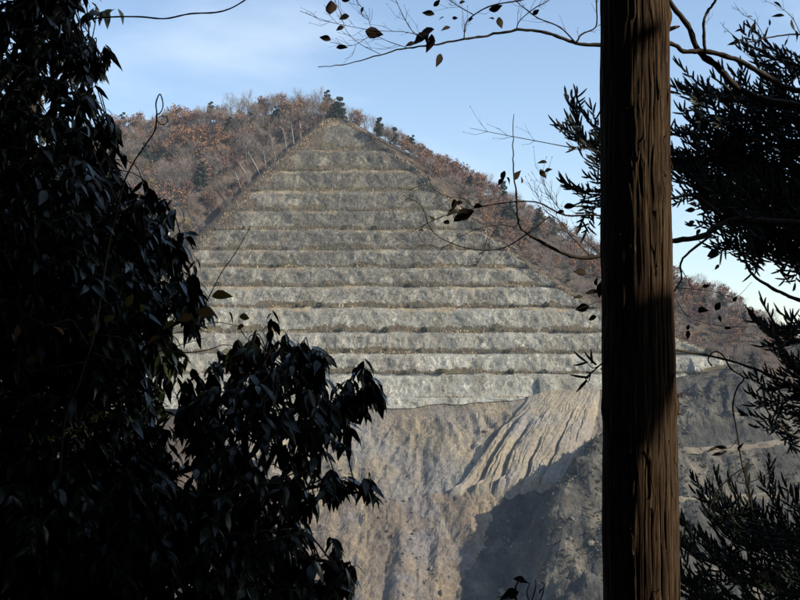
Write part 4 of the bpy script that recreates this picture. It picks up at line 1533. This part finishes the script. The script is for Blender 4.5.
# the looping vine right of the trunk
vp = P(905, 560, 5.2)
gzv = ground_z(vp[0], vp[1])
vine = empty("looping_vine", (vp[0], vp[1], gzv))
tag(vine, "thin dark vine curling in loops over the rubble slope", "vine")
b = MB()
sp = twig_mesh(b, [(673, 350), (698, 354), (723, 359), (756, 369), (800, 388), (860, 420), (895, 500)], 4.9, 5.2, 0.0042, 0.007)
b.tube(smooth_path([sp[-1], np.array([vp[0], vp[1], gzv - 0.1])], 6), 0.007, 6)
twig_mesh(b, [(712, 366), (708, 360), (712, 353), (718, 352), (724, 357), (731, 369), (744, 378), (737, 388), (733, 407), (737, 432), (742, 465), (748, 486), (752, 510)], 4.95, 5.0, 0.0032, 0.004, kink=0.001)
twig_mesh(b, [(763, 453), (772, 462), (770, 471), (756, 480), (741, 483), (737, 478), (746, 467), (728, 479), (715, 495), (708, 512)], 4.95, 5.0, 0.0022, 0.003, kink=0.001)
twig_mesh(b, [(760, 397), (770, 415), (783, 428), (798, 437), (850, 450), (895, 480)], 5.0, 5.2, 0.003, 0.005, kink=0.001)
part(b, "stem", [M_BRANCH], vine, smooth=True)
rg = np.random.default_rng(22)
for (a, c, l, an) in [(712, 449, 13, 190), (720, 447, 14, 175), (717, 454, 14, 185), (740, 446, 12, 70), (724, 452, 10, 200)]:
    broad_leaf(vine, a, c, 4.97, l, an, rg, wide=False, key="dn")
b = MB()
twig_mesh(b, [(738, 438), (730, 448), (715, 450), (706, 452)], 4.97, 4.97, 0.0016, 0.001)
part(b, "tendril", [M_BRANCH], vine)

# vines and twigs around the left tree
rg = np.random.default_rng(23)
vp = P(60, 560, 4.0)
gzv = ground_z(vp[0], vp[1])
v2 = empty("climbing_vine", (vp[0], vp[1], gzv))
tag(v2, "brown climbing vine with curled tendril and orange leaves", "vine")
b = MB()
root3 = np.array([vp[0], vp[1], gzv - 0.1])
sp = smooth_path([root3, P(60, 470, 4.0), P(80, 380, 3.95), P(95, 330, 3.95), P(108, 250, 4.3), P(118, 205, 4.35)], 6)
b.tube(sp, np.linspace(0.006, 0.004, len(sp)), 6)
twig_mesh(b, [(118, 205), (124, 182), (134, 162), (146, 144), (155, 130), (157, 115), (156, 103), (160, 94), (163, 104), (161, 112), (156, 116), (158, 122), (163, 125), (168, 121), (165, 116), (159, 117)], 4.35, 4.3, 0.0036, 0.0016, kink=0.0006)
for pts in ([(95, 335), (120, 338), (140, 344), (165, 335), (190, 330), (215, 322), (238, 326)], [(90, 352), (115, 360), (135, 360), (155, 352), (180, 345), (205, 338)], [(85, 362), (60, 366), (30, 372)], [(150, 340), (175, 352), (205, 350), (222, 345), (235, 346)],
            [(190, 330), (205, 305), (222, 272), (235, 255), (251, 226)], [(238, 326), (245, 335), (252, 345)], [(88, 345), (70, 320), (50, 325), (30, 318)], [(205, 380), (225, 362), (238, 352), (248, 357)]):
    twig_mesh(b, pts, 3.95, 3.9, 0.0024, 0.0012)
twig_mesh(b, [(62, 40), (76, 26), (90, 19), (112, 17), (140, 17), (165, 19), (190, 14), (215, 12), (232, 8), (250, -3)], 4.6, 4.4, 0.004, 0.0028, kink=0.002)
b.tube(smooth_path([sp[-1], P(80, 120, 4.5), P(62, 40, 4.6)], 6), 0.004, 5)
part(b, "stem", [M_VINE], v2, smooth=True)
for (a, c, l, an) in [(152, 340, 20, 200), (222, 295, 22, 10), (232, 318, 18, -60), (245, 317, 15, 0), (240, 327, 12, 200), (142, 307, 14, 80), (205, 312, 20, 170), (185, 318, 20, 185), (130, 300, 16, 60), (168, 325, 18, 200), (92, 334, 13, 190), (60, 330, 16, 120), (30, 360, 16, 170), (18, 330, 15, 90), (110, 318, 15, 30)]:
    broad_leaf(v2, a, c, 3.9, l, an, rg, mat=M_ORANGE, key="o")

# sapling tip at the bottom of the frame
rg = np.random.default_rng(24)
vp = P(525, 660, 3.2)
gzv = ground_z(vp[0], vp[1])
sap = empty("sapling", (vp[0], vp[1], gzv))
tag(sap, "small sapling tip with curled leaves below the spoil fan", "sapling")
b = MB()
sp = smooth_path([np.array([vp[0], vp[1], gzv - 0.1]), P(528, 700, 3.2), P(520, 620, 3.2), P(515, 592, 3.2), P(520, 578, 3.2)], 6)
b.tube(sp, np.linspace(0.006, 0.002, len(sp)), 6)
for pts in ([(520, 625), (532, 600), (536, 585), (535, 580)], [(532, 610), (541, 598), (544, 585), (541, 582)], [(518, 610), (505, 598), (497, 597)], [(530, 606), (527, 592), (530, 583)]):
    twig_mesh(b, pts, 3.2, 3.2, 0.002, 0.0012, kink=0.001)
part(b, "stem", [M_BRANCH], sap, smooth=True)
for (a, c, l, an) in [(519, 579, 14, 170), (510, 594, 20, 195), (524, 582, 12, 10), (506, 597, 16, 190), (541, 590, 10, 70)]:
    broad_leaf(sap, a, c, 3.2, l, an, rg, key="s", mat=M_LEAF2)

# ------------------------------------------------------------------ the fir reaching in from the right
rg = np.random.default_rng(31)


def shoot_template():
    v, t = [], []
    ts = [0, 0.35, 0.7, 1.0]
    rs = [0.075, 0.095, 0.085, 0.03]
    for a, r in zip(ts, rs):
        bend = 0.14 * a * a
        for k in range(3):
            an = k * 2.094
            v.append((r * math.cos(an), a, r * math.sin(an) + bend))
    for i in range(3):
        for k in range(3):
            k2 = (k + 1) % 3
            a, b_, c, d = i * 3 + k, i * 3 + k2, (i + 1) * 3 + k2, (i + 1) * 3 + k
            t += [(a, b_, c), (a, c, d)]
    n = 26
    for k in range(n):
        a = 0.04 + 0.93 * k / n
        an = k * 2.4
        bend = 0.14 * a * a
        L = 0.20 * (1 - 0.3 * a)
        c = np.array([0, a, bend])
        d = np.array([math.cos(an) * 0.72, 0.75, math.sin(an) * 0.62])
        s = np.cross(d, [0.3, 0.2, 0.9])
        s /= np.linalg.norm(s)
        o = len(v)
        v += [tuple(c - s * 0.030), tuple(c + s * 0.030), tuple(c + d * L)]
        t.append((o, o + 1, o + 2))
    return np.array(v), np.array(t)


SH_V, SH_T = shoot_template()
fx = P(945, 400, 6.6)
gzf = ground_z(fx[0], fx[1])
fir = empty("fir_tree", (fx[0], fx[1], gzf))
tag(fir, "dark fir with dense needle sprays reaching across the sky", "tree")
b = MB()
sp = smooth_path([np.array([fx[0], fx[1], gzf - 0.2]), P(945, 400, 6.6), P(942, 100, 6.6), P(940, -400, 6.6), P(940, -900, 6.6)], 6)
b.tube(sp, np.linspace(0.13, 0.05, len(sp)), 12)
part(b, "trunk", [M_BRANCH], fir, smooth=True)


def fir_branch(pts, Y0, Y1, side_len, tilt, r0=0.012, dens=1.0, start=0.25, droop=0.1, shoot=0.068, root=None):
    """pts picture path of the main axis; side branchlets in a plane tilted towards the viewer by tilt"""
    p = smooth_path(px_path(pts, Y0, Y1), 8)
    b = MB()
    b.tube(p, np.linspace(r0, 0.003, len(p)), 6)
    seg = np.linalg.norm(np.diff(p, axis=0), axis=1)
    cum = np.concatenate([[0], np.cumsum(seg)])
    tot = cum[-1]
    T, A = [], []
    n = int(tot * (1 - start) / 0.022 * dens)
    for k in range(n):
        s = tot * (start + (1 - start) * (k + rg.uniform(0, 0.8)) / n)
        i = min(np.searchsorted(cum, s), len(p) - 1)
        o = p[i - 1] + (p[i] - p[i - 1]) * ((s - cum[i - 1]) / max(seg[i - 1], 1e-6))
        d = p[i] - p[i - 1]
        d /= np.linalg.norm(d)
        sd = np.cross(d, [0, 0, 1])
        sd /= np.linalg.norm(sd) + 1e-9
        up = np.cross(sd, d)
        tl = tilt + rg.normal(0, 0.45)
        sd2 = sd * math.cos(tl) + up * math.sin(tl)
        sg = 1 if k % 2 else -1
        u = s / tot
        L = side_len * (0.35 + 0.65 * math.sin(math.pi * min(1, (1 - u) * 1.1 + 0.12))) * rg.uniform(0.6, 1.15)
        dir_ = d * 0.62 + sd2 * sg * 0.9 + np.array([0, 0, -droop]) + rg.normal(0, 0.20, 3)
        dir_ /= np.linalg.norm(dir_)
        q = np.array([o, o + dir_ * L * 0.5 + np.array([0, 0, -0.01]), o + dir_ * L + np.array([0, 0, 0.02])])
        q = smooth_path(q, 4)
        b.tube(q, np.linspace(0.0030, 0.0014, len(q)), 4, cap=False)
        m = max(3, int(L / 0.017))
        for j in range(m):
            w = (j + 0.6) / m
            oo = q[0] + (q[-1] - q[0]) * w
            tdir = q[-1] - q[0]
            tdir /= np.linalg.norm(tdir)
            ss = np.cross(tdir, np.cross(sd2, d))
            ss /= np.linalg.norm(ss) + 1e-9
            ax = tdir * 0.75 + ss * (0.75 if j % 2 else -0.75) * rg.uniform(0.5, 1.4) + np.array([0, 0, 0.25]) + rg.normal(0, 0.28, 3)
            T.append(oo)
            A.append(ax)
        T.append(q[-1])
        A.append(tdir + np.array([0, 0, 0.25]))
    T, A = np.array(T), np.array(A)
    root = fir if root is None else root
    br = part(b, "branch", [M_BRANCH], root, smooth=True)
    M = basis_from(A, rg.uniform(-0.5, 0.5, len(A)))
    S = shoot * rg.uniform(0.6, 1.25, len(A))
    M = M * np.stack([np.full(len(A), shoot), S, np.full(len(A), shoot)], -1)[:, None, :]
    f = MB()
    f.many(SH_V, SH_T, M, T)
    fo = part(f, "needles", [M_FIR], root)
    fo.parent = br
    fo["kind"] = "stuff"
    return len(A)


cnt = 0
for a in [([(940, 150), (860, 165), (780, 165), (700, 158), (640, 160), (600, 150), (574, 128)], 6.6, 6.1, 0.36, 0.75, 0.02, 1.15, 0.2),
          ([(940, 120), (860, 112), (800, 108), (740, 100), (692, 96)], 6.6, 5.95, 0.30, 0.7, 0.016, 1.1, 0.25),
          ([(940, 200), (860, 200), (790, 205), (720, 190), (690, 170)], 6.6, 6.0, 0.36, 0.8, 0.018, 1.3, 0.2),
          ([(940, 240), (870, 235), (800, 236), (750, 222), (705, 205)], 6.6, 5.9, 0.30, 0.7, 0.016, 1.2, 0.2),
          ([(940, 170), (860, 150), (790, 140), (730, 140), (690, 132)], 6.6, 6.2, 0.34, 0.9, 0.016, 1.2, 0.2),
          ([(940, 90), (870, 80), (820, 72), (780, 60), (755, 64)], 6.6, 6.1, 0.26, 0.7, 0.014, 0.8, 0.3),
          ([(660, 165), (630, 185), (600, 195), (580, 200)], 6.15, 6.05, 0.22, 0.8, 0.008, 1.0, 0.1),
          ([(940, 300), (880, 325), (830, 335), (795, 340), (768, 336)], 6.6, 5.9, 0.24, 0.5, 0.012, 1.0, 0.3),
          ([(940, 340), (880, 365), (830, 380), (800, 392), (776, 412), (772, 432)], 6.6, 5.9, 0.24, 0.5, 0.012, 1.0, 0.3),
          ([(940, 520), (880, 540), (820, 545), (760, 530), (715, 510)], 6.6, 5.6, 0.34, 0.55, 0.014, 1.0, 0.2),
          ([(940, 570), (880, 590), (800, 592), (740, 575), (688, 552)], 6.6, 5.5, 0.34, 0.6, 0.014, 1.0, 0.2),
          ([(940, 610), (870, 620), (800, 625), (740, 612), (686, 592)], 6.6, 5.4, 0.32, 0.6, 0.014, 1.0, 0.2),
          ([(940, 260), (880, 262), (820, 262), (770, 252), (735, 250)], 6.6, 6.0, 0.26, 0.6, 0.012, 1.0, 0.25),
          ([(940, 185), (880, 180), (820, 182), (760, 178), (700, 180)], 6.6, 6.4, 0.34, 1.0, 0.014, 1.3, 0.2),
          ([(940, 140), (880, 125), (820, 122), (760, 118), (715, 112)], 6.6, 6.4, 0.30, 1.0, 0.014, 1.2, 0.2),
          ([(940, 215), (880, 218), (830, 222), (780, 214), (735, 212)], 6.6, 5.8, 0.30, 1.0, 0.014, 1.3, 0.2),
          ([(940, 250), (900, 255), (850, 258), (800, 250), (765, 236)], 6.6, 6.3, 0.28, 0.9, 0.012, 1.2, 0.2),
          ([(940, 545), (880, 560), (820, 566), (770, 556), (730, 540)], 6.6, 5.8, 0.30, 0.8, 0.012, 1.0, 0.2),
          ([(940, 355), (890, 380), (840, 385), (812, 380), (790, 368)], 6.6, 6.1, 0.22, 0.7, 0.012, 1.0, 0.3)]:
    pts, y0, y1, sl, tl, r0, dn, st = a
    if pts[0][0] < 900:
        # a side limb: runs back behind the trunk to the fir's own trunk
        bk = MB()
        q = [P(pts[0][0], pts[0][1], y0), P(735, pts[0][1] + 2, 6.3), P(840, pts[0][1] + 22, 6.45), P(942, pts[0][1] + 10, 6.6)]
        spb = smooth_path(q, 6)
        bk.tube(spb, np.linspace(r0, r0 * 1.5, len(spb)), 6)
        part(bk, "limb", [M_BRANCH], fir, smooth=True)
    cnt += fir_branch(pts, y0, y1, sl, tl, r0, dn, st)
fir_branch([(625, 350), (604, 362), (592, 372), (586, 372)], 4.78, 4.75, 0.08, 0.9, 0.004, 0.5, 0.2, root=cedar)
print("shoots", cnt)


# ------------------------------------------------------------------ forest round the camera, unseen, added to shade the foreground
def canopy_tree(seed):
    rg = np.random.default_rng(seed)
    t, c = MB(), MB()
    h = 13
    t.tube([(0, 0, -0.4), (0.05, 0, 5), (0, 0.05, h)], [0.20, 0.15, 0.05], 10)
    for k in range(26):
        z = 4.0 + k * 0.33
        a = k * 2.4
        L = 3.4 * (1.12 - (z - 3.6) / 10)
        t.tube([(0, 0, z), (math.cos(a) * L * 0.5, math.sin(a) * L * 0.5, z + 0.25), (math.cos(a) * L, math.sin(a) * L, z - 0.1)], [0.04, 0.025, 0.008], 5)
    n = 5200
    kk = rg.integers(0, 26, n)
    z = 4.0 + kk * 0.33
    L = 3.4 * (1.12 - (z - 3.6) / 10)
    a = kk * 2.4 + rg.normal(0, 0.42, n)
    r = L * rg.uniform(0.08, 1.05, n) ** 0.75
    p = np.stack([np.cos(a) * r, np.sin(a) * r, z + 0.15 * np.sin(r / L * 3.1) + rg.normal(0, 0.16, n)], -1)
    ax = np.stack([np.cos(a), np.sin(a), -0.1 + 0 * a], -1) + rg.normal(0, 0.4, (n, 3))
    M = basis_from(ax, rg.normal(0, 0.5, n)) * rg.uniform(0.22, 0.55, n)[:, None, None]
    c.many(QD_V, QD_T, M, p)
    return t.mesh("trunk", [M_BRANCH], True), c.mesh("crown", [M_CANOPY])


CT = [canopy_tree(700), canopy_tree(701)]
canopy = [(-2.6, -2.2), (2.4, -3.4), (-6.2, 1.5), (-5.6, -4.5), (6.4, -5.6), (0.2, -6.5), (-9.5, -1.5), (-9.0, 5.0), (6.8, -1.2), (4.2, -2.1), (-3.2, -9), (4.2, -10), (10.5, -8), (-8, -9), (8.8, 5.7), (-4.6, 3.6)]
canopy += [(11.0, -3.8), (12.5, 5.2), (-10.5, 11), (13.2, 10.5), (-14, 2), (-13, -6), (0.5, -12), (-5.5, -13), (9, -13), (15.5, -4.5), (15, -11), (-11, -13), (3.5, -16), (-2, -17), (-15.5, 9), (17, 4.5), (-17, -2), (14.4, -3.0), (-8, -18), (9, -18), (20, -8), (6.8, -8.4), (-1.2, -3.9)]
for k, (x, y) in enumerate(canopy):
    r = empty("cedar_tree", (x, y, ground_z(x, y)))
    tag(r, "tall unseen cedar of the forest around the viewpoint, added for shade", "tree", "unseen cedars added round the viewpoint for shade")
    r.rotation_euler = (0, 0, (k * 2.1) % 6.28)
    s = 0.92 + 0.2 * ((k * 0.37) % 1)
    r.scale = (s, s, s) if (x, y) != (6.8, -1.2) else (1.0, 1.0, 1.33)  # one crown stretched to shade the middle of the trunk
    for me, nn in zip(CT[k % 2], ("trunk", "crown")):
        o = bpy.data.objects.new(nn, me)
        COL.objects.link(o)
        o.parent = r

for k, (x, y) in enumerate([(-1.8, -4.6), (1.4, -5.2), (4.8, -6.4), (-4.6, -5.6), (-7.4, -3.4), (8.6, -7.4), (-0.4, -8.2), (-9.5, -6.8), (3.4, -8.6), (-7.2, 0.6), (-8.4, 3.2), (11.8, -9.0)]):  # squashed canopy copies, out of view, added to darken the near leaves
    r = empty("shade_cedar", (x, y, ground_z(x, y)))
    tag(r, "low unseen cedar added behind the viewpoint to darken the foreground", "tree", "unseen low cedars added behind the viewpoint for shade")
    r.rotation_euler = (0, 0, random.uniform(0, 6))
    r.scale = (0.62, 0.62, 0.34)
    for me, nn in zip(CT[k % 2], ("trunk", "crown")):
        o = bpy.data.objects.new(nn, me)
        COL.objects.link(o)
        o.parent = r

# ------------------------------------------------------------------ haze
hz = bpy.data.materials.new("haze")
hz.use_nodes = True
nt = hz.node_tree
nt.nodes.remove(nt.nodes["Principled BSDF"])
pv = nt.nodes.new("ShaderNodeVolumePrincipled")
pv.inputs["Color"].default_value = (0.68, 0.83, 1.0, 1)
pv.inputs["Density"].default_value = 0.0001
pv.inputs["Anisotropy"].default_value = 0.0
nt.links.new(pv.outputs["Volume"], nt.nodes["Material Output"].inputs["Volume"])
mb = MB()
x0, x1, y0, y1, z0, z1 = -2750, 2850, -1050, 3150, float(GZ.min()) - 6, max(float(GZ.max()), APEX[2] + 20) + 14
V = [(a, b, c) for a in (x0, x1) for b in (y0, y1) for c in (z0, z1)]
mb.add(V, [(0, 1, 3, 2), (4, 6, 7, 5), (0, 4, 5, 1), (2, 3, 7, 6), (0, 2, 6, 4), (1, 5, 7, 3)])
ho = mb.obj("haze", [hz])
tag(ho, "thin blue air between the viewpoint and the mountain", "haze", kind="stuff")
print("ground top", GZ.max(), "box", z0, z1, "cand", len(cand))
